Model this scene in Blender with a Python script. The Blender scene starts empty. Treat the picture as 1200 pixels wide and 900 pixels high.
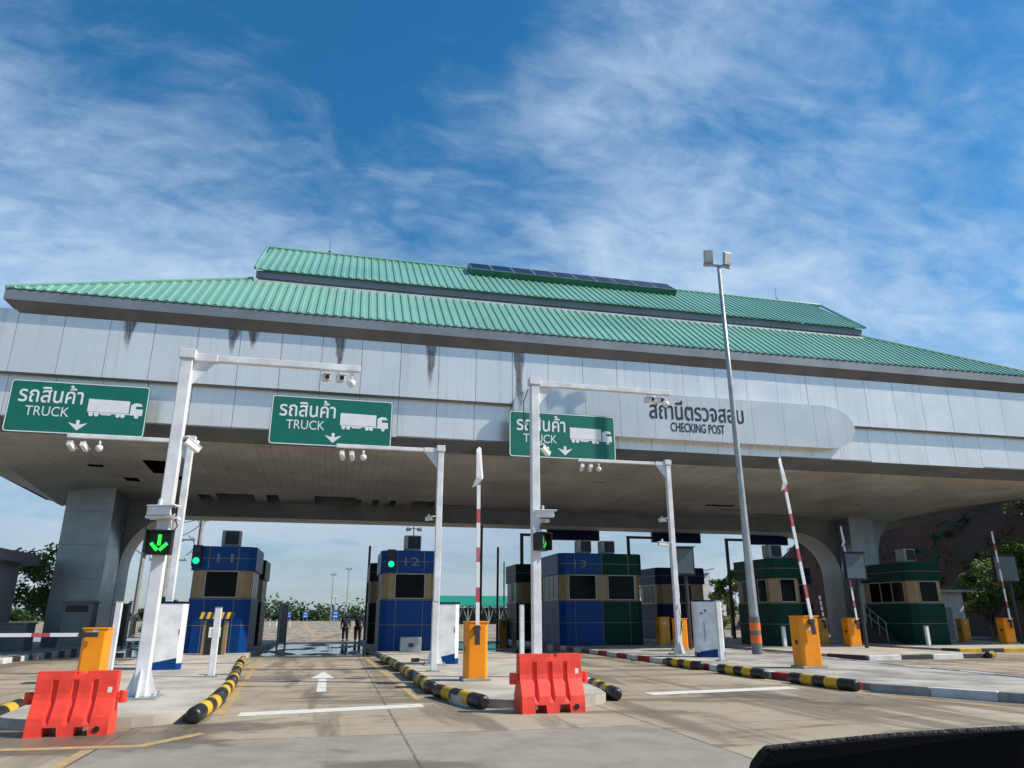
import bpy, bmesh, math, random
from mathutils import Vector, Matrix, Euler, geometry
random.seed(7)
R = math.radians
scene = bpy.context.scene
COL = scene.collection

# ------------------------------------------------------------------ helpers
class MB:
    """collects shapes; build() links them as one mesh object"""
    def __init__(s): s.v = []; s.f = []; s.m = []
    def add(s, vs, fs, m=0):
        o = len(s.v); s.v += [tuple(v) for v in vs]
        for f in fs: s.f.append([o + i for i in f]); s.m.append(m)
        return s
    def box(s, x0, x1, y0, y1, z0, z1, m=0, M=None):
        vs = [(x0,y0,z0),(x1,y0,z0),(x1,y1,z0),(x0,y1,z0),(x0,y0,z1),(x1,y0,z1),(x1,y1,z1),(x0,y1,z1)]
        if M is not None: vs = [M @ Vector(v) for v in vs]
        return s.add(vs, [(0,3,2,1),(4,5,6,7),(0,1,5,4),(1,2,6,5),(2,3,7,6),(3,0,4,7)], m)
    def cbox(s, c, d, m=0, M=None):
        return s.box(c[0]-d[0]/2, c[0]+d[0]/2, c[1]-d[1]/2, c[1]+d[1]/2, c[2]-d[2]/2, c[2]+d[2]/2, m, M)
    def prism(s, poly, z0, z1, m=0, mt=None):
        n = len(poly)
        a = sum(poly[i][0]*poly[(i+1)%n][1]-poly[(i+1)%n][0]*poly[i][1] for i in range(n))
        if a < 0: poly = poly[::-1]
        o = len(s.v)
        s.v += [(p[0],p[1],z0) for p in poly] + [(p[0],p[1],z1) for p in poly]
        s.f.append([o+i for i in range(n)][::-1]); s.m.append(m)
        s.f.append([o+n+i for i in range(n)]); s.m.append(m if mt is None else mt)
        for i in range(n):
            j = (i+1) % n
            s.f.append([o+i,o+j,o+n+j,o+n+i]); s.m.append(m)
        return s
    def prism_y(s, poly, y0, y1, m=0):          # polygon in x,z pushed along y
        n = len(poly)
        a = sum(poly[i][0]*poly[(i+1)%n][1]-poly[(i+1)%n][0]*poly[i][1] for i in range(n))
        if a < 0: poly = poly[::-1]
        o = len(s.v)
        s.v += [(p[0],y0,p[1]) for p in poly] + [(p[0],y1,p[1]) for p in poly]
        s.f.append([o+i for i in range(n)]); s.m.append(m)
        s.f.append([o+n+i for i in range(n)][::-1]); s.m.append(m)
        for i in range(n):
            j = (i+1) % n
            s.f.append([o+j,o+i,o+n+i,o+n+j]); s.m.append(m)
        return s
    def prism_x(s, poly, x0, x1, m=0):          # polygon in y,z pushed along x
        n = len(poly)
        a = sum(poly[i][0]*poly[(i+1)%n][1]-poly[(i+1)%n][0]*poly[i][1] for i in range(n))
        if a < 0: poly = poly[::-1]
        o = len(s.v)
        s.v += [(x0,p[0],p[1]) for p in poly] + [(x1,p[0],p[1]) for p in poly]
        s.f.append([o+i for i in range(n)][::-1]); s.m.append(m)
        s.f.append([o+n+i for i in range(n)]); s.m.append(m)
        for i in range(n):
            j = (i+1) % n
            s.f.append([o+i,o+j,o+n+j,o+n+i]); s.m.append(m)
        return s
    def tube(s, pts, r, n=10, m=0, caps=True):
        pts = [Vector(p) for p in pts]
        rs = r if isinstance(r, (list, tuple)) else [r]*len(pts)
        o = len(s.v); ref = None
        for i, p in enumerate(pts):
            t = (pts[min(i+1,len(pts)-1)] - pts[max(i-1,0)]).normalized()
            if ref is None:
                ref = Vector((0,0,1)) if abs(t.z) < .9 else Vector((1,0,0))
            u = (ref - t*ref.dot(t)).normalized(); w = t.cross(u); ref = u
            for k in range(n):
                a = 2*math.pi*k/n
                s.v.append(tuple(p + (u*math.cos(a)+w*math.sin(a))*rs[i]))
        for i in range(len(pts)-1):
            for k in range(n):
                a, b = o+i*n+k, o+i*n+(k+1)%n
                s.f.append([a,b,b+n,a+n]); s.m.append(m if not isinstance(m, list) else m[i])
        if caps:
            s.f.append([o+k for k in range(n)][::-1]); s.m.append(m if not isinstance(m, list) else m[0])
            e = o+(len(pts)-1)*n
            s.f.append([e+k for k in range(n)]); s.m.append(m if not isinstance(m, list) else m[-1])
        return s
    def build(s, name, mats, parent=None, bevel=0, smooth=False, seg=2, loc=None):
        me = bpy.data.meshes.new(name)
        me.from_pydata(s.v, [], s.f); me.update()
        if not isinstance(mats, (list, tuple)): mats = [mats]
        for m in mats: me.materials.append(m)
        me.polygons.foreach_set('material_index', s.m)
        if smooth: me.polygons.foreach_set('use_smooth', [True]*len(me.polygons))
        o = bpy.data.objects.new(name, me); COL.objects.link(o)
        if loc is not None: o.location = loc
        if parent is not None: o.parent = parent
        if bevel:
            b = o.modifiers.new('bevel','BEVEL'); b.width = bevel; b.segments = seg; b.limit_method = 'ANGLE'; b.angle_limit = R(40)
            b.harden_normals = False
        return o

def tag(o, label=None, cat=None, group=None, kind=None):
    if label: o['label'] = label
    if cat: o['category'] = cat
    if group: o['group'] = group
    if kind: o['kind'] = kind
    return o
def thing(name, label, cat, loc=(0,0,0), rz=0, group=None):
    o = bpy.data.objects.new(name, None); COL.objects.link(o)
    o.empty_display_size = .3; o.location = loc; o.rotation_euler = (0,0,rz)
    return tag(o, label, cat, group)
def struct(o): o['kind'] = 'structure'; return o
def kids(o): return list(CHILD.get(o.name, [])) if False else [c for c in bpy.data.objects if c.parent == o]
def dup(o, loc=None, rz=None, label=None, parent=None):
    c = o.copy(); COL.objects.link(c); c.parent = parent
    if loc is not None: c.location = loc
    if rz is not None: c.rotation_euler = (0,0,rz)
    if label: c['label'] = label
    for ch in kids(o): dup(ch, parent=c)
    return c
def text(name, body, mat, parent, c, w, h, y, thick=0.0, bold=0.0):
    """lettering in the x,z plane facing -y, fitted into w by h around c=(x,z)"""
    cu = bpy.data.curves.new(name, 'FONT'); cu.body = body
    to = bpy.data.objects.new(name, cu); COL.objects.link(to)
    bpy.context.view_layer.update()
    cc = to.to_curve(bpy.context.evaluated_depsgraph_get(), apply_modifiers=False)
    loops = []
    for sp in cc.splines:
        bp = sp.bezier_points; L = []
        for a in range(len(bp)):
            p, q = bp[a], bp[(a+1) % len(bp)]
            for u in range(5):
                t = u/5; v = p.co*(1-t)**3 + p.handle_right*3*t*(1-t)**2 + q.handle_left*3*t*t*(1-t) + q.co*t**3
                if not L or (v.xy-L[-1]).length > 1e-5: L.append(v.xy.copy())
        if len(L) > 2 and (L[0]-L[-1]).length < 1e-5: L.pop()
        loops.append(L)
    to.to_curve_clear(); bpy.data.objects.remove(to); bpy.data.curves.remove(cu)
    area = lambda L: sum(L[a].x*L[(a+1)%len(L)].y-L[(a+1)%len(L)].x*L[a].y for a in range(len(L)))/2
    def inside(p, L):
        r = False
        for a in range(len(L)):
            u, v = L[a], L[a-1]
            if (u.y > p.y) != (v.y > p.y) and p.x < (v.x-u.x)*(p.y-u.y)/(v.y-u.y)+u.x: r = not r
        return r
    big_ = max(loops, key=lambda L: abs(area(L))); sg = 1 if area(big_) > 0 else -1
    if bold:
        for L in loops:                     # heavier strokes: push every outline along its normal
            n_ = len(L); nr = []
            for a in range(n_):
                d = (L[(a+1)%n_]-L[a-1]).normalized(); nr.append(Vector((d.y,-d.x))*sg)
            for a in range(n_): L[a] = L[a] + nr[a]*bold
    outs = [L for L in loops if area(L)*sg > 0]; holes_ = [L for L in loops if area(L)*sg <= 0]
    xs = [v.x for L in outs for v in L]; zs_ = [v.y for L in outs for v in L]
    sx = w/(max(xs)-min(xs)); sz = h/(max(zs_)-min(zs_)); mx = (max(xs)+min(xs))/2; mz = (max(zs_)+min(zs_))/2
    mb = MB()
    for a, L in enumerate(outs):
        hs_ = [H_ for H_ in holes_ if inside(H_[0], L)]
        polys = [[Vector((v.x,v.y,0)) for v in L]] + [[Vector((v.x,v.y,0)) for v in H_] for H_ in hs_]
        flat_ = [v for P_ in polys for v in P_]; yy = -.0012*(a % 3)
        pts = [((v.x-mx)*sx, yy, (v.y-mz)*sz) for v in flat_]
        tris = []
        for tri in geometry.tessellate_polygon(polys):
            A_, B_, C_ = (flat_[q] for q in tri)
            tris.append(tri if (B_-A_).cross(C_-A_).z > 0 else tri[::-1])
        mb.add(pts, tris)
        if thick:
            o_ = 0
            for P_ in polys:
                n_ = len(P_); ring = pts[o_:o_+n_]; o_ += n_
                mb.add(ring + [(p[0],p[1]+thick,p[2]) for p in ring], [(a2,(a2+1)%n_,n_+(a2+1)%n_,n_+a2) for a2 in range(n_)])
    o = mb.build(name, mat, parent); o.location = (c[0], y, c[1])
    return o

# ------------------------------------------------------------------ materials
def newmat(name):
    m = bpy.data.materials.new(name); m.use_nodes = True
    nt = m.node_tree; b = nt.nodes['Principled BSDF']
    return m, nt, b
class N:
    def __init__(s, nt): s.nt = nt
    def n(s, t, **k):
        x = s.nt.nodes.new(t)
        for a, v in k.items(): setattr(x, a, v)
        return x
    def l(s, a, b): s.nt.links.new(a, b)
    def inp(s, sock, v):
        if hasattr(v, 'is_output'): s.l(v, sock)
        else: sock.default_value = v
    def math(s, op, a, b=0.0, c=None, clamp=False):
        x = s.n('ShaderNodeMath', operation=op, use_clamp=clamp)
        s.inp(x.inputs[0], a); s.inp(x.inputs[1], b)
        if c is not None: s.inp(x.inputs[2], c)
        return x.outputs[0]
    def ramp(s, v, lo, hi, a=0.0, b=1.0):
        x = s.n('ShaderNodeMapRange', interpolation_type='SMOOTHSTEP')
        s.inp(x.inputs[0], v); x.inputs[1].default_value = lo; x.inputs[2].default_value = hi
        x.inputs[3].default_value = a; x.inputs[4].default_value = b
        return x.outputs[0]
    def mix(s, f, a, b, mode='MIX'):
        x = s.n('ShaderNodeMix', data_type='RGBA', blend_type=mode)
        s.inp(x.inputs[0], f)
        for sk, v in ((x.inputs[6], a), (x.inputs[7], b)):
            s.inp(sk, v if hasattr(v, 'is_output') else (v[0], v[1], v[2], 1))
        return x.outputs[2]
    def noise(s, vec, scale, detail=4, rough=.55, dist=0.0):
        x = s.n('ShaderNodeTexNoise'); s.l(vec, x.inputs['Vector'])
        x.inputs['Scale'].default_value = scale; x.inputs['Detail'].default_value = detail
        x.inputs['Roughness'].default_value = rough; x.inputs['Distortion'].default_value = dist
        return x.outputs['Fac']
    def mapping(s, vec, loc=(0,0,0), rot=(0,0,0), sc=(1,1,1)):
        x = s.n('ShaderNodeMapping'); s.l(vec, x.inputs[0])
        x.inputs[1].default_value = loc; x.inputs[2].default_value = rot; x.inputs[3].default_value = sc
        return x.outputs[0]
    def sep(s, vec):
        x = s.n('ShaderNodeSeparateXYZ'); s.l(vec, x.inputs[0]); return x.outputs
    def bump(s, h, strength, dist=.02):
        x = s.n('ShaderNodeBump'); s.l(h, x.inputs['Height']); x.inputs['Strength'].default_value = strength
        x.inputs['Distance'].default_value = dist; return x.outputs[0]

def pmat(name, col, rough=.5, metal=0.0, var=.12, scale=2.5, dirt=.0, dirtcol=(.12,.1,.08), bump=0.0, bscale=60, spec=.5, emit=None, estr=0):
    m, nt, b = newmat(name); k = N(nt)
    tc = k.n('ShaderNodeTexCoord').outputs['Object']
    nz = k.noise(tc, scale, 5)
    c2 = tuple(max(0, c*(1-var*1.6)) for c in col); c1 = tuple(min(1, c*(1+var*.6)) for c in col)
    out = k.mix(k.ramp(nz, .3, .7), c1, c2)
    if dirt:
        d = k.ramp(k.noise(k.mapping(tc, sc=(1.6,1.6,.35)), scale*1.7, 6, .65), .5, .78, 0, dirt)
        out = k.mix(d, out, dirtcol)
    k.l(out, b.inputs['Base Color'])
    k.l(k.ramp(k.noise(tc, scale*3, 4), .2, .8, max(.02, rough-.08), min(1, rough+.1)), b.inputs['Roughness'])
    b.inputs['Metallic'].default_value = metal
    b.inputs['Specular IOR Level'].default_value = spec
    if bump: k.l(k.bump(k.noise(tc, bscale, 4), bump), b.inputs['Normal'])
    if emit:
        b.inputs['Emission Color'].default_value = (*emit, 1); b.inputs['Emission Strength'].default_value = estr
    return m

M = {}
M['white'] = pmat('white_paint', (.78,.79,.79), .38, dirt=.22, dirtcol=(.35,.33,.3))
M['white_clean'] = pmat('white_reflective', (.82,.83,.84), .45, var=.04)
M['galv'] = pmat('galvanised_steel', (.42,.44,.44), .45, .5, dirt=.2)
M['dark_steel'] = pmat('dark_steel', (.045,.047,.05), .5, .2)
M['black'] = pmat('black_plastic', (.012,.012,.014), .45)
M['orange'] = pmat('orange_paint', (.93,.30,.004), .36, var=.05, dirt=.15, dirtcol=(.3,.12,.03))
M['yellow_old'] = pmat('faded_orange_paint', (.62,.27,.02), .5, dirt=.3)
M['red_plastic'] = pmat('red_plastic', (.92,.062,.035), .48, var=.12, scale=5, dirt=.4, dirtcol=(.45,.09,.06), bump=.12, bscale=25)
M['red_paint'] = pmat('red_reflective', (.52,.085,.11), .5, dirt=.6, dirtcol=(.6,.35,.36))
M['kerb_red'] = pmat('kerb_red', (.30,.015,.022), .6, dirt=.4, dirtcol=(.16,.09,.08), bump=.3)
M['kerb_white'] = pmat('kerb_white', (.66,.65,.63), .65, dirt=.5, dirtcol=(.22,.2,.17), bump=.3)
M['kerb_grey'] = pmat('kerb_grey', (.36,.35,.33), .8, dirt=.7, dirtcol=(.12,.11,.1), bump=.4)
M['kerb_black'] = pmat('kerb_black', (.03,.03,.03), .6, dirt=.3, dirtcol=(.16,.14,.12))
M['rubber_black'] = pmat('rubber_black', (.016,.016,.016), .42, dirt=.35, dirtcol=(.1,.09,.08))
M['rubber_yellow'] = pmat('rubber_yellow', (.70,.42,.02), .5, dirt=.45, dirtcol=(.15,.12,.07))
M['island'] = pmat('island_concrete', (.47,.43,.36), .85, var=.2, scale=.9, dirt=.5, dirtcol=(.25,.21,.16), bump=.25)
M['green_sign'] = pmat('green_sign_sheeting', (.002,.155,.105), .42, var=.05)
M['blue'] = pmat('blue_tile', (.001,.044,.185), .4, var=.03, spec=.2)
M['green'] = pmat('green_tile', (.0006,.036,.024), .4, var=.03, spec=.12)
M['navy'] = pmat('navy_tile', (.003,.010,.055), .4, var=.03, spec=.12)
M['dark_green'] = pmat('dark_green_tile', (.002,.02,.017), .4, var=.03, spec=.12)
M['tan'] = pmat('tan_cladding', (.30,.205,.10), .45, var=.08)
M['trim'] = pmat('bronze_trim', (.19,.16,.10), .5, .0)
M['glass'] = pmat('dark_window_glass', (.003,.003,.004), .12, var=.02, spec=.12)
M['frame'] = pmat('aluminium_frame', (.35,.33,.28), .4, .5)
M['alu'] = pmat('unit_casing', (.40,.41,.41), .5, .1, dirt=.2)
M['concrete_wall'] = pmat('render_grey', (.30,.31,.32), .8, var=.1, scale=.8, dirt=.25, dirtcol=(.14,.14,.14))
M['soffit'] = pmat('soffit_plank', (.50,.48,.445), .55, var=.15, scale=.35, dirt=.3, dirtcol=(.10,.085,.07))
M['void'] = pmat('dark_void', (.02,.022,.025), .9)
M['pier'] = pmat('pier_panel', (.30,.345,.37), .28, .4, var=.1, scale=.5, dirt=.15)
M['beam'] = pmat('beam_panel', (.62,.58,.51), .55, var=.08, scale=.5, dirt=.15)
M['eave'] = pmat('eave_grey', (.20,.235,.27), .5, .1, var=.12, scale=.6, dirt=.2, dirtcol=(.12,.12,.12))
M['eave_soffit'] = pmat('eave_soffit_brown', (.15,.135,.125), .6, var=.15, scale=.6)
M['edge'] = pmat('edge_trim_grey', (.17,.18,.19), .5, .1, var=.15, scale=.6)
M['flash'] = pmat('flashing', (.6,.62,.62), .5, .1, dirt=.4)
M['letter'] = pmat('black_lettering', (.015,.016,.02), .4)
M['rack_green'] = pmat('dark_green_sheet', (.01,.14,.08), .4)
M['solar'] = pmat('solar_cell', (.008,.012,.03), .25, spec=.2)
M['line'] = None
M['lampglass'] = pmat('flood_glass', (.55,.56,.55), .2)
M['band_orange'] = pmat('orange_band', (.85,.16,.02), .5)
M['screen'] = pmat('unlit_led_panel', (.10,.13,.15), .4, var=.08)
M['wood'] = pmat('utility_pole', (.33,.32,.30), .8)
M['cloth_dark'] = pmat('dark_uniform', (.02,.026,.045), .9)
M['cloth_navy'] = pmat('navy_trousers', (.012,.013,.018), .9)
M['skin'] = pmat('skin', (.15,.085,.06), .55)
M['hair'] = pmat('black_hair', (.01,.009,.008), .5)
M['blue_sign'] = pmat('blue_sign_sheeting', (.01,.14,.5), .5)
M['metal_roof'] = pmat('green_sheet_roof', (.015,.25,.15), .4, dirt=.1)
M['warehouse'] = pmat('pale_metal_roof', (.55,.57,.6), .5)
M['hazard_black'] = M['kerb_black']; M['hazard_yellow'] = pmat('hazard_yellow', (.75,.5,.02), .5)
M['dash'] = pmat('dashboard_vinyl', (.003,.0033,.004), .7, bump=.15, bscale=300, spec=.15)
M['dash_edge'] = pmat('dashboard_edge', (.035,.036,.036), .75, var=.7, scale=120, bump=.9, bscale=120)
M['plastic_sheet'] = pmat('plastic_wrap', (.7,.72,.72), .3)

def emat(name, col, st):
    m, nt, b = newmat(name)
    b.inputs['Base Color'].default_value = (col[0]*.3, col[1]*.3, col[2]*.3, 1)
    b.inputs['Emission Color'].default_value = (*col, 1); b.inputs['Emission Strength'].default_value = st
    return m
M['lit_green'] = emat('lit_green_arrow', (.03,1,.10), .9)
M['lit_teal'] = emat('lit_green_lamp', (.0,1,.42), 1.1)
M['dim_green'] = emat('dim_green_arrow', (.05,.8,.1), .25)

def mat_fascia(dark=1.0):
    m, nt, b = newmat('aluminium_cladding'); k = N(nt)
    tc = k.n('ShaderNodeTexCoord').outputs['Object']; x, y, z = k.sep(tc)
    cell = k.math('FLOOR', k.math('DIVIDE', k.math('SUBTRACT', x, 3.56), 1.6))
    wn = k.n('ShaderNodeTexWhiteNoise', noise_dimensions='1D'); k.l(cell, wn.inputs['W'])
    base = k.mix(wn.outputs['Value'], (.80,.785,.75), (.86,.845,.81))
    base = k.mix(k.ramp(k.noise(tc, .35, 5), .35, .7, 0, .3), base, (.66,.65,.63))
    streak = k.noise(k.mapping(tc, sc=(3,1,.12)), 1.5, 5, .6)
    base = k.mix(k.ramp(streak, .50, .75, 0, .30), base, (.38,.365,.34))
    if dark < 1: base = k.mix(1.0, base, (dark,dark,dark*1.02), 'MULTIPLY')
    tot = None
    wob = k.math('MULTIPLY', k.math('SUBTRACT', k.noise(k.mapping(tc, sc=(1,1,.6)), 2.2, 4), .5), .28)
    for xi, ln, wd in [(-8.57,1.3,.24),(-4.73,1.25,.25),(-3.97,.9,.24),(-.55,1.9,.25),(3.23,2.35,.25),(7.05,3.6,.26)]:
        t = k.math('DIVIDE', k.math('SUBTRACT', 12.5, z), ln)              # 0 at top, 1 at the tip of the run
        w = k.math('MULTIPLY', k.math('SUBTRACT', 1.0, k.math('MULTIPLY', k.math('MAXIMUM', t, 0.0), .8)), wd)
        d = k.math('ABSOLUTE', k.math('ADD', k.math('SUBTRACT', x, xi), wob))
        e = k.math('MULTIPLY', k.ramp(k.math('SUBTRACT', w, d), -.03, .10), k.ramp(k.math('ADD', t, k.math('MULTIPLY', wob, 2.0)), .45, 1.0, 1, 0))
        tot = e if tot is None else k.math('MAXIMUM', tot, e)
    grain = k.ramp(k.noise(k.mapping(tc, sc=(6,1,.5)), 3, 5, .7), .25, .62, .45, .93)
    base = k.mix(k.math('MULTIPLY', tot, grain), base, (.085,.066,.055))
    k.l(base, b.inputs['Base Color'])
    b.inputs['Metallic'].default_value = .42
    k.l(k.ramp(k.noise(tc, .8, 3), .2, .8, .20, .34), b.inputs['Roughness'])
    k.l(k.bump(k.noise(tc, .5, 1), .03, .1), b.inputs['Normal'])
    return m
M['fascia'] = mat_fascia(); M['pill'] = mat_fascia(.80)

def mat_roof():
    m, nt, b = newmat('mint_metal_sheet'); k = N(nt)
    tc = k.n('ShaderNodeTexCoord').outputs['Object']
    c = k.mix(k.ramp(k.noise(tc, .25, 5), .35, .7), (.215,.435,.345), (.165,.36,.28))
    c = k.mix(k.ramp(k.noise(k.mapping(tc, sc=(3,.3,.3)), 1.2, 5, .65), .48, .75, 0, .55), c, (.14,.38,.28))
    k.l(c, b.inputs['Base Color']); b.inputs['Roughness'].default_value = .32
    b.inputs['Specular IOR Level'].default_value = .6
    return m
M['roof'] = mat_roof()

def mat_road():
    m, nt, b = newmat('concrete_pavement'); k = N(nt)
    tc = k.n('ShaderNodeTexCoord').outputs['Object']; x, y, z = k.sep(tc)
    big = k.noise(tc, .22, 6, .6); mid = k.noise(tc, 1.3, 6, .65); fine = k.noise(tc, 28, 4, .7)
    c = k.mix(k.ramp(big, .3, .7), (.44,.37,.27), (.32,.26,.185))
    c = k.mix(k.ramp(mid, .45, .75, 0, .45), c, (.17,.13,.085))
    # traffic film along the lanes and oil stains
    film = k.noise(k.mapping(tc, sc=(.75,.085,1)), 1.4, 6, .6, .4)
    c = k.mix(k.ramp(film, .49, .60, 0, .75), c, (.12,.095,.066))
    wash = k.noise(k.mapping(tc, loc=(4,2,0), sc=(.16,.75,1)), 1.1, 6, .62, .6)
    c = k.mix(k.ramp(wash, .53, .60, 0, .75), c, (.13,.098,.062))
    # newer grey slab near the camera, left of the joint at x=4.7
    gm = k.math('MULTIPLY', k.ramp(y, 11.0, 11.03, 1, 0), k.ramp(x, 4.72, 4.74, 1, 0))
    gm = k.math('MULTIPLY', gm, k.ramp(x, -2.72, -2.70, 0, 1))
    g = k.mix(k.ramp(mid, .35, .7), (.31,.285,.235), (.225,.205,.17))
    c = k.mix(k.math('MULTIPLY', gm, .85), c, g)
    # joints between slabs
    jw = k.math('MULTIPLY', k.math('SUBTRACT', k.noise(tc, 3, 3), .5), .03)
    jy = k.math('ABSOLUTE', k.math('SUBTRACT', k.math('FRACT', k.math('DIVIDE', k.math('ADD', y, jw), 5.0)), .2))
    jx = k.math('ABSOLUTE', k.math('SUBTRACT', k.math('FRACT', k.math('DIVIDE', k.math('ADD', k.math('ADD', x, jw), 2.71), 3.72)), .5))
    j = k.math('MAXIMUM', k.ramp(jy, .0018, .0042, 1, 0), k.ramp(k.math('SUBTRACT', .5, jx), .003, .007, 1, 0))
    j = k.math('MULTIPLY', j, k.ramp(mid, .3, .6, .35, .9))
    c = k.mix(j, c, (.06,.05,.04))
    c = k.mix(k.ramp(fine, .3, .8, 0, .25), c, (.2,.17,.13))
    ck = k.n('ShaderNodeTexVoronoi', feature='DISTANCE_TO_EDGE'); k.l(k.mapping(tc, sc=(.16,.13,1)), ck.inputs['Vector']); ck.inputs['Scale'].default_value = 1.0
    wv = k.math('ADD', ck.outputs['Distance'], k.math('MULTIPLY', k.math('SUBTRACT', k.noise(tc, 2.5, 6, .7), .5), .05))
    crk = k.math('MULTIPLY', k.ramp(k.math('ABSOLUTE', wv), .0006, .0028, 1, 0), k.ramp(k.noise(tc, .35, 3), .5, .6))
    c = k.mix(k.math('MULTIPLY', crk, .7), c, (.07,.055,.04))
    oil = k.ramp(k.noise(k.mapping(tc, sc=(1,.5,1)), 2.6, 3, .5), .66, .74, 0, .65)
    c = k.mix(k.math('MULTIPLY', oil, k.ramp(big, .4, .6)), c, (.07,.058,.045))
    grit = k.noise(tc, 95, 2, .6)
    c = k.mix(k.ramp(grit, .52, .75, 0, .35), c, (.52,.46,.36)); c = k.mix(k.ramp(grit, .46, .25, 0, .35), c, (.09,.075,.06))
    damp = k.math('MULTIPLY', k.ramp(k.noise(k.mapping(tc, loc=(7.7,3.1,0), sc=(.22,.3,1)), 1.0, 6, .62, .5), .56, .63), k.ramp(y, 30, 10, .5, 1))
    c = k.mix(k.math('MULTIPLY', damp, .62), c, (.10,.08,.058))
    # water lying under the canopy, and an evenly darker strip around it
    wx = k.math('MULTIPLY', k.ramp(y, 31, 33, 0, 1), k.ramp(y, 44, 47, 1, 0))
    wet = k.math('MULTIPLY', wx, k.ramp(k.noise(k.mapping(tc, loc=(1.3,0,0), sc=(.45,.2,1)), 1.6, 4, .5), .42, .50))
    strip_tone = k.math('MULTIPLY', wx, .8)  # plain darker tone over the whole strip, gloss unchanged
    c = k.mix(k.math('MULTIPLY', strip_tone, .6), c, (.07,.06,.05))
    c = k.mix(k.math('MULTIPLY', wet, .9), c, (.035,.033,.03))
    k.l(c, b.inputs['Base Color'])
    ro = k.math('SUBTRACT', k.ramp(mid, .3, .8, .75, .92), k.math('MULTIPLY', damp, .38))
    x2 = k.n('ShaderNodeMix', data_type='FLOAT'); k.l(wet, x2.inputs[0]); k.l(ro, x2.inputs[2]); x2.inputs[3].default_value = .04
    k.l(x2.outputs[0], b.inputs['Roughness'])
    bs = k.n('ShaderNodeBump'); k.l(fine, bs.inputs['Height']); bs.inputs['Distance'].default_value = .01
    k.l(k.math('SUBTRACT', .25, k.math('MULTIPLY', wet, .25)), bs.inputs['Strength'])
    k.l(bs.outputs[0], b.inputs['Normal'])
    return m
M['road'] = mat_road()

def mat_paint(name, col, under=(.3,.25,.19), wear=.5):
    m, nt, b = newmat(name); k = N(nt)
    tc = k.n('ShaderNodeTexCoord').outputs['Object']
    w = k.ramp(k.noise(tc, 6, 6, .7), wear-.08, wear+.12)
    c = k.mix(k.math('MULTIPLY', w, .75), col, under)
    k.l(c, b.inputs['Base Color']); b.inputs['Roughness'].default_value = .75
    return m
M['line'] = mat_paint('worn_white_marking', (.66,.64,.58), wear=.6)
M['yline'] = mat_paint('worn_yellow_marking', (.60,.36,.06), wear=.42)

def mat_ground():
    m, nt, b = newmat('grassy_ground'); k = N(nt)
    tc = k.n('ShaderNodeTexCoord').outputs['Object']
    c = k.mix(k.ramp(k.noise(tc, .05, 6), .35, .65), (.07,.10,.03), (.16,.13,.07))
    c = k.mix(k.ramp(k.noise(tc, 1.5, 6), .4, .7, 0, .6), c, (.05,.08,.02))
    k.l(c, b.inputs['Base Color']); b.inputs['Roughness'].default_value = .95
    return m
M['ground'] = mat_ground()
def mat_hill():
    m, nt, b = newmat('cut_earth'); k = N(nt)
    tc = k.n('ShaderNodeTexCoord').outputs['Object']; x, y, z = k.sep(tc)
    c = k.mix(k.ramp(k.noise(tc, .12, 8, .65, .5), .3, .7), (.17,.055,.030), (.09,.038,.024))
    c = k.mix(k.ramp(k.noise(k.mapping(tc, sc=(.3,.3,.9)), .8, 7, .7), .5, .7, 0, .7), c, (.13,.065,.045))
    c = k.mix(k.ramp(k.noise(tc, .35, 7, .7), .5, .62, 0, .9), c, (.04,.055,.02))
    gr = k.ramp(k.math('ADD', z, k.math('MULTIPLY', k.noise(tc, .3, 5), 5)), 16.0, 18.5)
    c = k.mix(gr, c, (.07,.10,.02))
    k.l(c, b.inputs['Base Color']); b.inputs['Roughness'].default_value = .95
    k.l(k.bump(k.noise(tc, .9, 8, .7), .9, .6), b.inputs['Normal'])
    return m
M['hill'] = mat_hill()
def mat_leaf(name, c1, c2):
    m, nt, b = newmat(name); k = N(nt)
    g = k.n('ShaderNodeNewGeometry')
    tc = k.n('ShaderNodeTexCoord').outputs['Object']
    f = k.math('ADD', k.math('MULTIPLY', g.outputs['Random Per Island'], .6), k.math('MULTIPLY', k.noise(tc, .6, 3), .5))
    k.l(k.mix(f, c1, c2), b.inputs['Base Color']); b.inputs['Roughness'].default_value = .55
    b.inputs['Subsurface Weight'].default_value = 0
    tr = k.n('ShaderNodeBsdfTranslucent'); tr.inputs[0].default_value = (c2[0]*1.2, c2[1]*1.3, c2[2]*.8, 1)
    mx = k.n('ShaderNodeMixShader'); mx.inputs[0].default_value = .3
    k.l(b.outputs[0], mx.inputs[1]); k.l(tr.outputs[0], mx.inputs[2])
    k.l(mx.outputs[0], nt.nodes['Material Output'].inputs[0])
    return m
M['leaf'] = mat_leaf('green_leaves', (.05,.10,.02), (.14,.21,.05))
M['leaf_dark'] = mat_leaf('dark_green_leaves', (.02,.05,.018), (.05,.095,.03))
M['leaf_yel'] = mat_leaf('yellow_green_leaves', (.12,.14,.03), (.22,.22,.05))
M['bark'] = pmat('bark', (.14,.11,.08), .9, var=.3, scale=6, bump=.6, bscale=20)

# ------------------------------------------------------------------ ground, roads, islands
g = MB().add([(-1500,-200,-.03),(1500,-200,-.03),(1500,3000,-.03),(-1500,3000,-.03)], [(0,1,2,3)]); struct(g.build('ground', M['ground']))
g = MB().add([(-70,-40,0),(48,-40,0),(48,228,0),(-70,228,0)], [(0,1,2,3)]); struct(g.build('road', M['road']))

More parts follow.
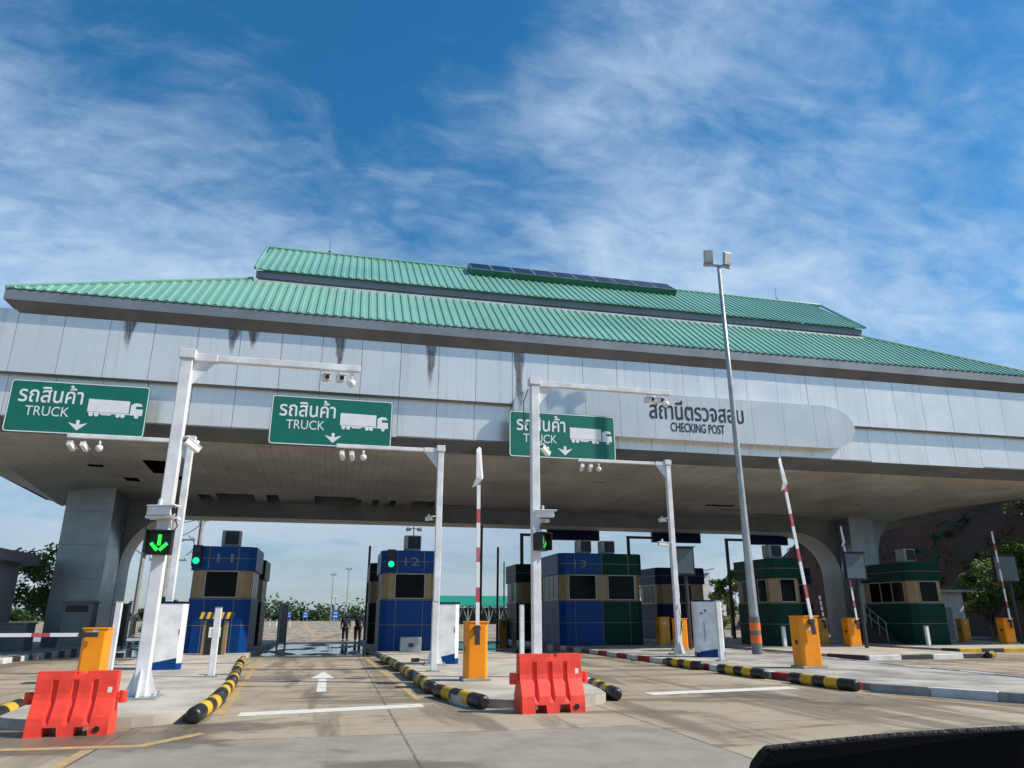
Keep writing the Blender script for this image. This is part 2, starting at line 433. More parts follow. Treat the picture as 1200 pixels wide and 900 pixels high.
def mark(name, pts, mat, z=.004):
    return struct(MB().add([(p[0],p[1],z) for p in pts], [tuple(range(len(pts)))]).build(name, mat))
mark('stop_line', [(-1.42,13.4),(1.66,14.0),(1.66,14.5),(-1.42,13.9)], M['line'])
mark('stop_line', [(6.45,14.95),(10.15,15.48),(10.15,16.0),(6.45,15.46)], M['line'])
mark('lane_arrow', [(-.27,17.2),(-.07,17.2),(-.10,20.6),(.12,20.6),(-.2,23.2),(-.52,20.6),(-.30,20.6)], M['line'])
mark('lane_arrow', [(6.4,19.0),(6.6,19.0),(6.55,22.4),(6.78,22.4),(6.45,25),(6.12,22.4),(6.35,22.4)], M['line'])
mark('edge_line', [(-1.75,13.6),(-1.63,13.6),(-2.55,30.5),(-2.67,30.5)], M['yline'])
mark('edge_line', [(1.62,15.2),(1.74,15.2),(1.30,30.5),(1.18,30.5)], M['yline'])
mark('edge_line', [(-2.86,-5),(-2.72,-5),(-2.72,10.6),(-2.86,10.6)], M['yline'])
mark('edge_line', [(-4.3,10.75),(-2.2,10.65),(-1.6,11.6),(-1.72,11.75),(-2.3,10.85),(-4.25,10.95)], M['yline'])
mark('edge_line', [(10.6,14.4),(10.75,14.4),(10.35,34),(10.2,34)], M['yline'])
mark('edge_line', [(12.1,10.2),(12.25,10.3),(10.9,14.2),(10.75,14.2)], M['yline'])
mark('lane_line', [(-1.5,60),(-1.2,60),(-6,170),(-6.4,170)], M['yline'])

def nose(cx, y, w, n=9, d=1.1):    # rounded island end towards the camera, from the left to the right side
    return [(cx - w/2*math.cos(math.pi*i/n), y + d*(1-math.sin(math.pi*i/n))) for i in range(n+1)]
def island(name, left, right, nosepts, mats, z=.15, kerb=None, edge=.16):
    """slab with a kerb lip; left/right are polylines from near to far"""
    poly = left[::-1] + nosepts + right
    b = MB().prism(poly, -.02, z)
    return struct(b.build(name, mats, bevel=.025))
islA_right = [(-2.1,13.15),(-2.26,18.1),(-2.95,27),(-3.15,31),(-3.15,49)]
islA_left = [(-4.75,13.15),(-5.9,18.1),(-6.4,27),(-6.4,49)]
island('traffic_island', islA_left, islA_right, nose(-3.42,12.36,2.62,12,.8), M['island'])
islB_left = [(2.22,14.5),(2.14,20),(1.94,28.3),(1.7,33),(1.6,49)]
islB_right = [(5.2,14.5),(6.9,22),(7.3,28),(5.6,33),(5.0,49)]
island('traffic_island', islB_left, islB_right, nose(3.71,13.3,2.96,12,1.2), M['island'])
islC_left = [(12.9,11.5),(11.20,15.0),(10.87,22.2),(10.62,35.6),(10.4,49)]
islC_right = [(15.6,11.5),(16.1,15),(16.9,24.2),(17.0,36),(16.6,49)]
island('traffic_island', [(p[0]+.18,p[1]) for p in islC_left], [(p[0]-.16,p[1]) for p in islC_right], [(20.6,0.5),(20.9,.5)], pmat('weathered_island_concrete', (.40,.38,.335), .85, var=.3, scale=.7, dirt=.8, dirtcol=(.16,.15,.13), bump=.3), .146)
island('traffic_island', [(18.5,26),(18.7,49)], [(24.9,29),(25.2,49)], [(19.0,24.5),(24.6,24.9)], M['island'])
island('traffic_island', [(26.6,29.2),(26.6,49)], [(36.8,28.5),(36.8,49)], [(26.9,28.7),(36.5,28)], M['island'])

def kerbrun(name, pts, mats, step=1.0, w=.18, h=.17, start=0):
    """kerb made of painted blocks along a polyline (painted alternately)"""
    b = MB(); carry = 0; idx = start
    L = [Vector((*p,0)) for p in pts]; segs = [(L[i],L[i+1]) for i in range(len(L)-1)]
    for a, c in segs:
        d = (c-a); ln = d.length; t = d/ln; nrm = Vector((-t.y,t.x,0)); n = max(1, round(ln/step)); s = ln/n
        for i in range(n):
            p, q = a+t*(s*i+.004), a+t*(s*(i+1)-.004)
            r = random.uniform(-.006,.006)
            v = [p-nrm*w/2, q-nrm*w/2, q+nrm*w/2, p+nrm*w/2]
            b.prism([(u.x+nrm.x*r,u.y+nrm.y*r) for u in v], -.02, h+random.uniform(-.004,.004), idx % 2); idx += 1
    return struct(b.build(name, mats, bevel=.02))
kerbrun('kerb', [(11.24,14.9),(10.97,22.2),(10.72,35.6),(10.5,47)], [M['kerb_red'],M['kerb_white']])
kerbrun('kerb', [(20.7,.4),(16.8,5.6),(13.0,11.4),(11.30,14.6)], [M['kerb_grey'],M['kerb_white']], 1.15)
kerbrun('kerb', [(20.9,.5),(17.4,8.3),(15.52,11.5),(16.02,15),(16.82,24.2),(16.92,36)], [M['kerb_white'],M['kerb_grey']], 1.2)
kerbrun('kerb', [(18.5,26.1),(18.9,24.4),(24.7,24.8)], [M['kerb_black'],M['kerb_white']], 1.4)
kerbrun('kerb', [(26.5,29.2),(26.8,28.6),(36.6,27.9)], [M['kerb_black'],M['rubber_yellow']], 1.1)
kerbrun('kerb', [(-10.85,29.3),(-10.80,60)], [M['kerb_white'],M['kerb_black']], .75)
kerbrun('kerb', [(-10.95,29.15),(-14,28.8),(-24,28.2)], [M['kerb_white'],M['kerb_black']], .75)
struct(MB().prism([(-10.9,29.3),(-10.85,60),(-26,60),(-26,28.3)], -.02, .15).build('pavement', M['kerb_grey'], bevel=.02))

# ------------------------------------------------------------------ hill on the right
def hill():
    nx, ny = 80, 80; b = MB(); vs = []; rnd = random.Random(3)
    from mathutils import noise as mn
    for j in range(ny+1):
        for i in range(nx+1):
            x = 47 + i*1.1; y = 5 + j*1.3
            q = Vector((x*.05,y*.05,0)); foot = 51 + 3*mn.noise(q*1.5) + (3 if y > 90 else 0)
            t = max(0, (x-foot))
            h = 14*(1-math.exp(-t/3.2)) + max(0, t-12)*.34
            h *= 1 + .18*mn.noise(q*2.2) ; h += .8*mn.noise(Vector((x*.22,y*.22,3)))*min(1,t/3) + .4*mn.noise(Vector((x*.6,y*.6,7)))*min(1,t/3)
            fade = max(0, min(1, (y-5)/12)) * max(0, min(1, (97-y)/16))
            vs.append((x, y, -.06 + max(0,h)*fade))
    fs = [(j*(nx+1)+i, j*(nx+1)+i+1, (j+1)*(nx+1)+i+1, (j+1)*(nx+1)+i) for j in range(ny) for i in range(nx)]
    b.add(vs, fs); return struct(b.build('hill', M['hill'], smooth=True))
HILL = hill()

# ------------------------------------------------------------------ trees
def leaves(b, c, rad, n, size, rnd, m=0, flat=.55):
    for _ in range(n):
        while True:
            p = Vector((rnd.uniform(-1,1), rnd.uniform(-1,1), rnd.uniform(-1,1)))
            if p.length <= 1: break
        p = Vector((p.x*rad[0], p.y*rad[1], p.z*rad[2])) + Vector(c)
        e = Euler((rnd.gauss(0,flat), rnd.gauss(0,flat), rnd.uniform(0,6.28)))
        s = size*rnd.uniform(.6,1.3); w = s*.5
        vs = [Vector((-s,0,0)), Vector((0,-w,.0)), Vector((s,0,-.1*s)), Vector((0,w,0))]
        R_ = e.to_matrix()
        b.add([p + R_ @ v for v in vs], [(0,1,2,3)], m)
def tree(name, label, loc, height, rad, mat, seed, clumps=26, per=110, size=.2, trunk_h=.35, group=None, cat='tree'):
    rnd = random.Random(seed)
    t = thing(name, label, cat, loc, rnd.uniform(0,6), group)
    tb = MB(); th = height*trunk_h; tr = max(.06, height*.02)
    tb.tube([(0,0,-.3),(.03,0,th*.5),(.1,.05,th),(.08,.1,height*.75)], [tr*1.3,tr,tr*.8,tr*.3], 8)
    lb = MB(); cz = (height+th)/2; rz = (height-th)/2
    for i in range(clumps):
        a = rnd.uniform(0,6.28); ph = math.asin(rnd.uniform(-.85,1)); k = rnd.uniform(.55,.95)
        c = Vector((math.cos(a)*math.cos(ph)*rad*k, math.sin(a)*math.cos(ph)*rad*k, cz+math.sin(ph)*rz*k))
        r = rad*rnd.uniform(.22,.42)
        leaves(lb, c, (r,r,r*.75), per, size, rnd)
        if i % 2 == 0:
            s = Vector((.08,.04,th*rnd.uniform(.7,1.2)))
            tb.tube([s, (s+c)/2+Vector((0,0,.2)), c], [tr*.5,tr*.3,tr*.12], 5)
    tb.build('trunk', M['bark'], t, smooth=True)
    lb.build('crown', mat, t)
    return t
tree('tree', 'bushy green tree between the grey hut and the left pier', (-14.9,45.5,0), 5.4, 2.4, M['leaf'], 1, 30, 150, .16, .2)
tree('tree', 'leafy sunlit tree at the right edge behind the display board', (46.0,40.5,0), 7.2, 3.3, M['leaf'], 2, 40, 170, .2, .25)
tree('tree', 'lower leafy tree beside the white shed', (46.4,46,0), 5.4, 2.3, M['leaf'], 3, 26, 140, .17, .2)
tree('tree', 'dark tree low on the slope at the right edge of the picture', (49.5,39,0), 8.5, 3.6, M['leaf_dark'], 4, 34, 150, .24, .2)
tree('tree', 'tree on top of the hill peeking over the right roof end', (64,52,15.5), 8.6, 2.8, M['leaf_dark'], 5, 26, 140, .24, .25)
tree('tree', 'slim green tree behind the navy booth and the green one', (29.0,52,0), 5.2, 1.3, M['leaf'], 6, 20, 90, .17, .25)
tree('shrub', 'yellow green shrub beside the two tone booth', (20.4,55,0), 2.8, 1.0, M['leaf_yel'], 8, 16, 90, .14, .15, cat='shrub')
tree('shrub', 'yellow green shrub at the foot of the slim tree', (29.4,54,0), 3.4, 1.1, M['leaf_yel'], 9, 14, 90, .14, .15, cat='shrub')
tree('shrub', 'low green shrub seen through the left arch', (-11.2,55,0), 2.6, 1.5, M['leaf_dark'], 10, 18, 90, .16, .1, cat='shrub')
tree('shrub', 'rounded green shrub beside booth 11', (-8.6,57,0), 3.6, 1.7, M['leaf_dark'], 11, 20, 100, .17, .1, cat='shrub')
# scrub along the crest of the cut slope
from mathutils import noise as mn
def hill_z(x, y):
    q = Vector((x*.05,y*.05,0)); foot = 51 + 3*mn.noise(q*1.5) + (3 if y > 90 else 0); t = max(0, x-foot)
    h = (14*(1-math.exp(-t/3.2)) + max(0,t-12)*.34)*(1+.18*mn.noise(q*2.2))
    return h
rb = random.Random(12); scrub = MB()
for i in range(170):
    y = rb.uniform(30,84); x = rb.uniform(59,76); z = hill_z(x,y); r = rb.uniform(.8,2.2)
    leaves(scrub, (x,y,z+r*.6), (r,r,r*.8), 40, .34, rb)
for i in range(150):
    y = rb.uniform(34,84); x = rb.uniform(52,58); z = hill_z(x,y); r = rb.uniform(.35,1.3)
    leaves(scrub, (x,y,z+r*.3), (r,r,r*.7), 22, .26, rb)
tag(scrub.build('hillside_scrub', M['leaf_dark']), 'dark green scrub covering the earth hillside on the right', 'scrub', kind='stuff')
far = MB(); rb = random.Random(5)
for i in range(300):
    x = rb.uniform(-120,95); y = rb.uniform(232,250); r = (1.7+2.0*max(0, mn.noise(Vector((x*.05,3.3,0)))+.5))*rb.uniform(.6,1.25)*(1.25 if rb.random() < .2 else 1)
    leaves(far, (x,y,r*.85), (r*1.1,r,r), 75, .62, rb)
tag(far.build('far_woodland', M['leaf_dark']), 'low dark line of far trees along the horizon', 'woodland', kind='stuff')

# ------------------------------------------------------------------ the checking post canopy
B = thing('checkpoint_canopy', 'wide checkpoint canopy with green metal roofs and silver fascia', 'canopy', (11,36,0))
XL, XR = -20.4, 48.36
def lb(mb, name, mats, **k):                                # parts are written in world metres, moved under the root here
    o = mb.build(name, mats, B, **k); o.location = (-11,-36,0); return o
joints = [3.56+1.6*i for i in range(-15,29)]
up = MB(); lo = MB(); fr = random.Random(2)
for x in joints[:-1]:
    d = fr.uniform(-.004,.004)
    up.box(x+.009, x+1.591, 28.97+d, 29.03, 10.16, 12.64)
    lo.box(x+.009, x+1.591, 29.23+d, 29.29, 8.50, 10.30)
up.box(joints[0], joints[-1], 29.03, 29.20, 10.19, 12.63, 1)
up.box(joints[0], joints[-1], 28.985, 29.22, 10.13, 10.157, 1)
lo.box(joints[0], joints[-1], 29.29, 29.40, 8.53, 12.6, 1)
lb(up, 'upper_fascia', [M['fascia'],M['edge']]); lb(lo, 'lower_fascia', [M['fascia'],M['edge']])
# pill shaped name panel
pz0, pz1, px0, px1 = 8.93, 10.98, 6.75, 23.3
pn = MB(); r = (pz1-pz0)/2; zc = (pz0+pz1)/2; er = 1.5
xs = [px0+er] + [x for x in joints if px0+er+.2 < x < px1-er-.2] + [px1-er]
for a, b in zip(xs[:-1], xs[1:]): pn.box(a+.006, b-.006, 28.72, 29.28, pz0, pz1)
for sgn, xe in ((-1,px0+er),(1,px1-er)):
    arc = [(xe+sgn*.006,pz0)] + [(xe+sgn*er*math.sin(math.pi*i/18), zc-r*math.cos(math.pi*i/18)) for i in range(1,18)] + [(xe+sgn*.006,pz1)]
    pn.prism_y(arc, 28.72, 29.28)
pn.box(px0+er, px1-er, 28.74, 29.27, pz0+.01, pz1-.01, 1)
lb(pn, 'name_panel', [M['pill'],M['edge']])
o = text('thai_lettering', 'สถานีตรวจสอบ', M['letter'], B, (15.22-11, 10.28), 4.6, .90, 28.706-36, .012, .012); o['label'] = 'black raised Thai lettering'
o = text('latin_lettering', 'CHECKING POST', M['letter'], B, (15.2-11, 9.50), 2.62, .42, 28.706-36, .012, .010); o['label'] = 'small black raised capitals CHECKING POST'
# dark strip under the fascia, planked soffit with missing planks, rear arch beam
ed = MB()
ed.add([(XL,29.23,8.5),(XR,29.23,8.5),(XR,30.3,8.16),(XL,30.3,8.16),(XL,29.23,8.56),(XR,29.23,8.56),(XR,30.3,8.4),(XL,30.3,8.4)],
       [(0,3,2,1),(4,5,6,7),(2,3,7,6),(0,1,5,4)])
lb(ed, 'edge_trim', M['edge'])
def zrear(x):
    if x < -14.2: return 6.95 + .49*(-14.2-x)
    if x > 35: return 7.38 + .21*(x-35)
    if x < -11.7: return 7.42 - .47*(-11.7-x)/2.5
    return 7.42
def zs(x, y):
    zf = 8.2; t = (y-30.3)/(42.2-30.3); return zf + (zrear(x)-zf)*t
holes = [(-7.3,-6.7,40.3,41.95),(-6.3,-4.6,39.9,41.95),(-4.0,-3.3,39.9,41.95),(-1.4,.6,39.8,41.95),(.6,1.0,40.3,41.95),(1.7,2.0,40.2,41.95),(2.5,2.85,40.2,41.95),(3.9,5.0,40.2,41.95),
         (5.0,7.6,40.95,41.2),(-8.5,-7.6,33.8,36.2),(-8.2,-7.4,36.5,37.3),(-10.2,-9.6,37.2,38.0),(-11.2,-10.6,34.9,35.4),(20.5,22.4,38.4,38.9),(22.0,23.6,39.6,39.9),(25.0,27.3,40.6,40.9),(29.3,30.2,37.0,37.2),(12.0,12.7,34.2,34.35),(6.0,6.7,32.4,32.5),(17.3,18.0,33.7,33.8),(34.2,35.0,32.0,32.1)]
sf = MB(); pw = .31; nx = int((XR-XL)/pw); sr = random.Random(4)
for i in range(nx):
    x0 = XL + i*pw; x1 = x0 + pw - .008; xm = (x0+x1)/2
    cuts = [(30.3,42.1)]
    for hx0, hx1, hy0, hy1 in holes:
        if hx0 <= xm <= hx1:
            n2 = []
            for a, b in cuts:
                if hy0 > a and hy1 < b: n2 += [(a,hy0),(hy1,b)]
                else: n2.append((a,b))
            cuts = n2
    dz = sr.uniform(-.008,.008)
    for a, b in cuts:
        lim = [a] + [y for y in (33.3,36.3,39.3) if a < y < b] + [b]
        for ya, yb in zip(lim[:-1], lim[1:]):
            yb2 = yb - (.012 if yb != b else 0)
            vs = []
            for dzz in (dz, dz+.02):
                vs += [(x0,ya,zs(x0,ya)+dzz),(x1,ya,zs(x1,ya)+dzz),(x1,yb2,zs(x1,yb2)+dzz),(x0,yb2,zs(x0,yb2)+dzz)]
            sf.add(vs, [(0,3,2,1),(4,5,6,7),(0,1,5,4),(1,2,6,5),(2,3,7,6),(3,0,4,7)])
lb(sf, 'soffit', M['soffit'])
# dark loft above the planks, rear wall, end walls and deck
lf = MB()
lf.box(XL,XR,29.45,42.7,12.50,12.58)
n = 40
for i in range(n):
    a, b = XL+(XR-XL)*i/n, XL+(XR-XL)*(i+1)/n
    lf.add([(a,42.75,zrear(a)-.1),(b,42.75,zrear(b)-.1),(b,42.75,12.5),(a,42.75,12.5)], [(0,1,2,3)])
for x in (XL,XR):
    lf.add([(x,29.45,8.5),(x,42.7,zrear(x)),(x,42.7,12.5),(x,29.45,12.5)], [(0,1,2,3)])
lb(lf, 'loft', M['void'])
# arch wall
def arcpts(x0, z0, x1, z1, n=12):     # quarter ellipse from the jamb (x0,z0) to the beam (x1,z1)
    return [(x1+(x0-x1)*math.cos(math.pi/2*i/n), z0+(z1-z0)*math.sin(math.pi/2*i/n)) for i in range(n+1)]
aw = MB()
openL = [(-10.985,0)] + arcpts(-10.985,3.9,-8.4,6.62)
openR = arcpts(31.45,4.0,28.3,6.62)[::-1] + [(31.45,0)]
outerR = [(34.4,0)] + arcpts(34.4,4.8,36.2,7.6)
# built as strips so that no concave face is needed
def strip(mb, pts, y0, y1, ztop, mi=0, mu=1):
    for (a, za), (b, zb) in zip(pts[:-1], pts[1:]):
        if abs(b-a) < 1e-6: mb.add([(a,y0,za),(a,y1,za),(a,y1,zb),(a,y0,zb)], [(0,1,2,3)], mu); continue
        mb.add([(a,y0,za),(b,y0,zb),(b,y0,ztop),(a,y0,ztop)], [(0,1,2,3)], mi)
        mb.add([(a,y1,za),(b,y1,zb),(b,y1,ztop),(a,y1,ztop)], [(3,2,1,0)], mi)
        mb.add([(a,y0,za),(a,y1,za),(b,y1,zb),(b,y0,zb)], [(0,1,2,3)], mu)
strip(aw, openL+openR, 41.95, 42.72, 7.9)
lb(aw, 'arch_beam', [M['edge'],M['beam']])
trim = MB()
strip(trim, openL+openR, 42.72, 43.9, 7.0, 1, 1)
for i in range(18):
    a, b = 34.4+i*.775, 34.4+(i+1)*.775
    trim.add([(a,42.12,zrear(a)-.5),(b,42.12,zrear(b)-.5),(b,42.12,zrear(b)+.02),(a,42.12,zrear(a)+.02),(a,42.74,zrear(a)-.5),(b,42.74,zrear(b)-.5)], [(0,1,2,3),(0,4,5,1)], 0)
lb(trim, 'arch_lining', [M['eave'],M['beam']])
pl = MB()
pl.box(-13.15,-11.0,39.5,41.94,.1,8.3)
pl.box(-13.1,-11.0,41.94,43.9,.1,7.95)
for z in (1.6,3.2,4.8,6.4): pl.box(-13.05,-11.1,39.494,39.6,z,z+.02,1)
lb(pl, 'pier', [M['pier'],M['edge']], bevel=.12, seg=3)
pr = MB()
pr.box(31.452,33.2,40.6,41.94,.1,8.0)
pr.box(31.46,34.4,41.95,43.6,.1,7.5)
hp = outerR[1:]
for (a, za), (b, zb) in zip(hp[:-1], hp[1:]):
    pr.add([(a,41.96,za),(b,41.96,zb),(b,41.96,8),(a,41.96,8),(a,43.6,za),(b,43.6,zb),(b,43.6,8),(a,43.6,8)], [(0,1,2,3),(7,6,5,4),(0,4,5,1)])
lb(pr, 'pier', [M['pier'],M['edge']])
# roofs
def rib_slope(mb, x0f, x1f, ylo, zlo, yhi, zhi, sgn=1, pitch=.36, rh=.05):
    """corrugated slope from y=ylo to y=yhi; x0f(t), x1f(t) bound it, t=0 at the eave, 1 at the top"""
    sl = Vector((0,yhi-ylo,zhi-zlo)); nrm = Vector((0,-(zhi-zlo)*sgn,(yhi-ylo)*sgn)).normalized()
    if nrm.z < 0: nrm = -nrm
    xa, xb = x0f(0), x1f(0); prof = []
    x = xa
    while x < xb:
        for dx, h in ((0,0),(.22*pitch/.42,0),(.245*pitch/.42,rh),(.385*pitch/.42,rh)): prof.append((x+dx,h))
        x += pitch
    prof = [(min(max(px,xa),xb),h) for px,h in prof] + [(xb,0)]
    def tmax(px):
        lo, hi = 0.0, 1.0
        if x0f(1) <= px <= x1f(1): return 1.0
        for _ in range(22):
            md = (lo+hi)/2
            if x0f(md) <= px <= x1f(md): lo = md
            else: hi = md
        return lo
    pts = []
    for px, h in prof:
        t = tmax(px); e = Vector((px,ylo,zlo)) + nrm*h; tp = e + sl*t
        pts.append((e,tp))
    o = len(mb.v)
    for e, tp in pts: mb.v += [tuple(e), tuple(tp)]
    for i in range(len(pts)-1):
        a = o+2*i
        mb.f.append([a,a+2,a+3,a+1] if sgn > 0 else [a+1,a+3,a+2,a]); mb.m.append(0)
        if sgn > 0:                                             # closed rib ends at the eave
            e, e2 = pts[i][0], pts[i+1][0]; dn = nrm*(rh+.03)
            mb.add([e-nrm*(prof[i][1]+.03), e2-nrm*(prof[i+1][1]+.03), e2, e], [(0,1,2,3)])
lr = MB()
EL, ER = -12.98, 35.6; TL, TR = -4.7, 27.2
Y0, Z0, YT, ZT = 28.65, 13.36, 32.0, 16.16
RY = 36.0
rib_slope(lr, lambda t: EL+(TL-EL)*t, lambda t: ER+(TR-ER)*t, Y0, Z0, YT, ZT)
rib_slope(lr, lambda t: EL+(TL-EL)*t, lambda t: ER+(TR-ER)*t, 2*RY-Y0, Z0, 2*RY-YT, ZT, -1)
for xe, xt in ((EL,TL),(ER,TR)):
    lr.add([(xe,Y0,Z0),(xe,2*RY-Y0,Z0),(xt,2*RY-YT,ZT),(xt,YT,ZT)], [(0,1,2,3)])
lr.add([(TL,YT,ZT),(TR,YT,ZT),(TR,2*RY-YT,ZT),(TL,2*RY-YT,ZT)], [(0,1,2,3)])
for xe, xt in ((EL,TL),(ER,TR)):        # hip cappings
    lr.tube([(xe,Y0,Z0+.03),(xt,YT,ZT+.05)], .09, 8)
lb(lr, 'lower_roof', M['roof'])
ea = MB()
def rect_(x0, x1, y0): return [(x0,y0),(x1,y0),(x1,2*RY-y0),(x0,2*RY-y0)]
ra, rb_, rc = rect_(-12.4,34.9,28.985), rect_(EL+.06,ER-.06,Y0+.06), rect_(EL+.02,ER-.02,Y0+.02)
vs = [(*p,12.47) for p in ra] + [(*p,12.90) for p in rb_] + [(*p,12.90) for p in rc] + [(*p,13.31) for p in rc]
for q in range(3): ea.add(vs, [(4*q+k,4*q+(k+1)%4,4*q+4+(k+1)%4,4*q+4+k) for k in range(4)], 1 if q == 0 else 0)
lb(ea, 'eave', [M['eave'],M['eave_soffit']])
ub = MB()
ub.box(-4.5,27.1,31.93,40.07,15.7,16.55); ub.box(-4.56,27.16,31.80,31.93,16.22,16.54)
lb(ub, 'roof_upstand', M['eave'])
fl = MB(); fl.box(-4.62,27.2,31.80,31.95,15.98,16.10); lb(fl, 'flashing', M['flash'])
ur = MB()
UZ0, UZ1, UY0 = 16.57, 19.85, 31.68
rib_slope(ur, lambda t: -4.62-.13*t, lambda t: 27.3+.66*t, UY0, UZ0, RY, UZ1)
rib_slope(ur, lambda t: -4.62-.13*t, lambda t: 27.3+.66*t, 2*RY-UY0, UZ0, RY, UZ1, -1)
ur.tube([(-4.75,RY,UZ1+.03),(27.96,RY,UZ1+.03)], .11, 8)
for xa, xb in ((-4.62,-4.75),(27.3,27.96)):        # verge cappings
    for yy in (UY0, 2*RY-UY0): ur.tube([(xa,yy,UZ0+.04),(xb,RY,UZ1+.05)], .07, 6)
lb(ur, 'upper_roof', M['roof'])
gb = MB()
for xa, xb in ((-4.3,-4.5),(26.8,27.6)):
    gb.add([(xa,UY0+.1,UZ0-.04),(xa,2*RY-UY0-.1,UZ0-.04),(xb,RY,UZ1-.06)], [(0,1,2)])
gb.add([(-4.4,UY0+.02,UZ0-.06),(26.9,UY0+.02,UZ0-.06),(26.9,UY0+.3,UZ0-.06),(-4.4,UY0+.3,UZ0-.06)], [(0,3,2,1)])
lb(gb, 'gable_end', M['eave'])
# solar panels on a raised rack
sa = thing('solar_array', 'raised row of dark solar panels along the roof ridge', 'solar panels', (11.7,RY-.95,19.5))
sl = math.atan2(UZ1-UZ0, RY-UY0)
rk = MB(); Mx = Matrix.Rotation(sl,4,'X')
rk.box(-5.9,5.9,-.75,.75,-.42,.06,0,Mx)
rk.box(-6.4,6.4,-1.25,.9,-.46,-.36,1,Mx)
rk.build('rack', [M['rack_green'],M['roof']], sa)
for i in range(10):
    p = MB(); x = -5.88+i*1.176
    p.box(x,x+1.15,-.74,.72,.06,.10,0,Mx); p.box(x+.03,x+1.12,-.71,.69,.10,.105,1,Mx)
    p.build('solar_panel', [M['galv'],M['solar']], sa)
for x, lab in ((-1.6,'thin lightning rod on the left part of the roof ridge'),(25.0,'thin lightning rod on the right part of the roof ridge')):
    lr_ = MB(); lr_.tube([(0,0,0),(0,0,.8)], [.018,.008], 6); lr_.cbox((0,0,.02),(.16,.16,.05))
    o = lr_.build('lightning_rod', M['dark_steel'], loc=(x,RY,UZ1+.13)); tag(o, lab, 'lightning rod', 'lightning rods on the roof ridge')

# ------------------------------------------------------------------ overhead truck signs
def rrect(w, h, r, n=5):
    pts = []
    for cx, cz, a0 in ((w/2-r,h/2-r,0),(-w/2+r,h/2-r,90),(-w/2+r,-h/2+r,180),(w/2-r,-h/2+r,270)):
        for i in range(n+1): a = R(a0+90*i/n); pts.append((cx+r*math.cos(a), cz+r*math.sin(a)))
    return pts
def make_sign():
    t = thing('overhead_sign', 'green truck lane sign at the far left beside the tall front gantry', 'sign', (-9.6,28.3,8.72), 0, 'green truck signs hung on the fascia')
    W, H = 4.62, 1.94
    p = MB(); p.prism_y(rrect(W,H,.12), 0, .05); p.build('panel', M['green_sign'], t)
    bd = MB(); A = rrect(W-.03,H-.03,.11); C = rrect(W-.10,H-.10,.08); n_ = len(A)
    for i in range(n_):
        j = (i+1) % n_
        bd.add([(A[i][0],-.004,A[i][1]),(C[i][0],-.004,C[i][1]),(C[j][0],-.004,C[j][1]),(A[j][0],-.004,A[j][1])], [(0,1,2,3)])
    bd.build('border', M['white_clean'], t)
    fx = lambda u: -W/2+u*W; fz = lambda v: H/2-v*H
    text('thai_lettering', 'รถสินค้า', M['white_clean'], t, (fx(.295),fz(.245)), .455*W, .36*H, -.005, 0, .012)
    text('latin_lettering', 'TRUCK', M['white_clean'], t, (fx(.285),fz(.585)), .31*W, .185*H, -.005)
    tk = MB(); y0, y1 = -.006, .0
    x0, x1 = fx(.565), fx(.865)
    tk.prism_y([(x0,fz(.30)),(x1,fz(.31)),(x1,fz(.545)),(x0,fz(.545))], y0, y1)
    cx0, cx1 = fx(.885), fx(.965)
    tk.prism_y([(cx0-.04,fz(.55)),(cx0-.04,fz(.38)),(cx0+.10,fz(.335)),(cx1-.08,fz(.345)),(cx1-.02,fz(.40)),(cx0+.13,fz(.40)),(cx0+.13,fz(.455)),(cx1,fz(.455)),(cx1+.01,fz(.58)),(cx0-.04,fz(.58))], y0, y1)
    tk.prism_y([(x0+.03,fz(.552)),(cx0-.06,fz(.552)),(cx0-.06,fz(.575)),(x0+.03,fz(.575))], y0, y1)
    tk.prism_y([(fx(.66),fz(.58)),(fx(.745),fz(.58)),(fx(.735),fz(.605)),(fx(.67),fz(.605))], y0, y1)
    for u in (.595,.635,.79,.825,.925):
        cc = [(fx(u)+.075*math.cos(R(a)), fz(.60)+.075*math.sin(R(a))) for a in range(0,360,24)]
        tk.prism_y(cc, y0-.002, y1)
    tk.build('truck_symbol', M['white_clean'], t)
    ar = MB(); ax, s = fx(.515), .23
    ar.prism_y([(ax-.055,fz(.725)),(ax+.055,fz(.725)),(ax+.055,fz(.81)),(ax+.30,fz(.775)),(ax+.30,fz(.785)),(ax,fz(.925)),(ax-.30,fz(.785)),(ax-.30,fz(.775)),(ax-.055,fz(.81))], -.006, 0)
    ar.build('arrow', M['white_clean'], t)
    br = MB()
    for x in (-1.6,1.6):
        br.box(x-.04,x+.04,.05,.10,-.9,.9); br.box(x-.03,x+.03,.10,.95,.45,.53); br.box(x-.03,x+.03,.10,.95,-.05,.03)
    for z in (-.5,.5): br.box(-2.1,2.1,.10,.15,z-.03,z+.03)
    br.build('bracket', M['galv'], t)
    return t
s1 = make_sign()
dup(s1, (-.62,28.3,8.74), 0, 'middle green truck sign between the two tall front gantries')
dup(s1, (8.78,28.3,8.70), 0, 'green truck sign partly hidden behind the tall gantry post at the centre')

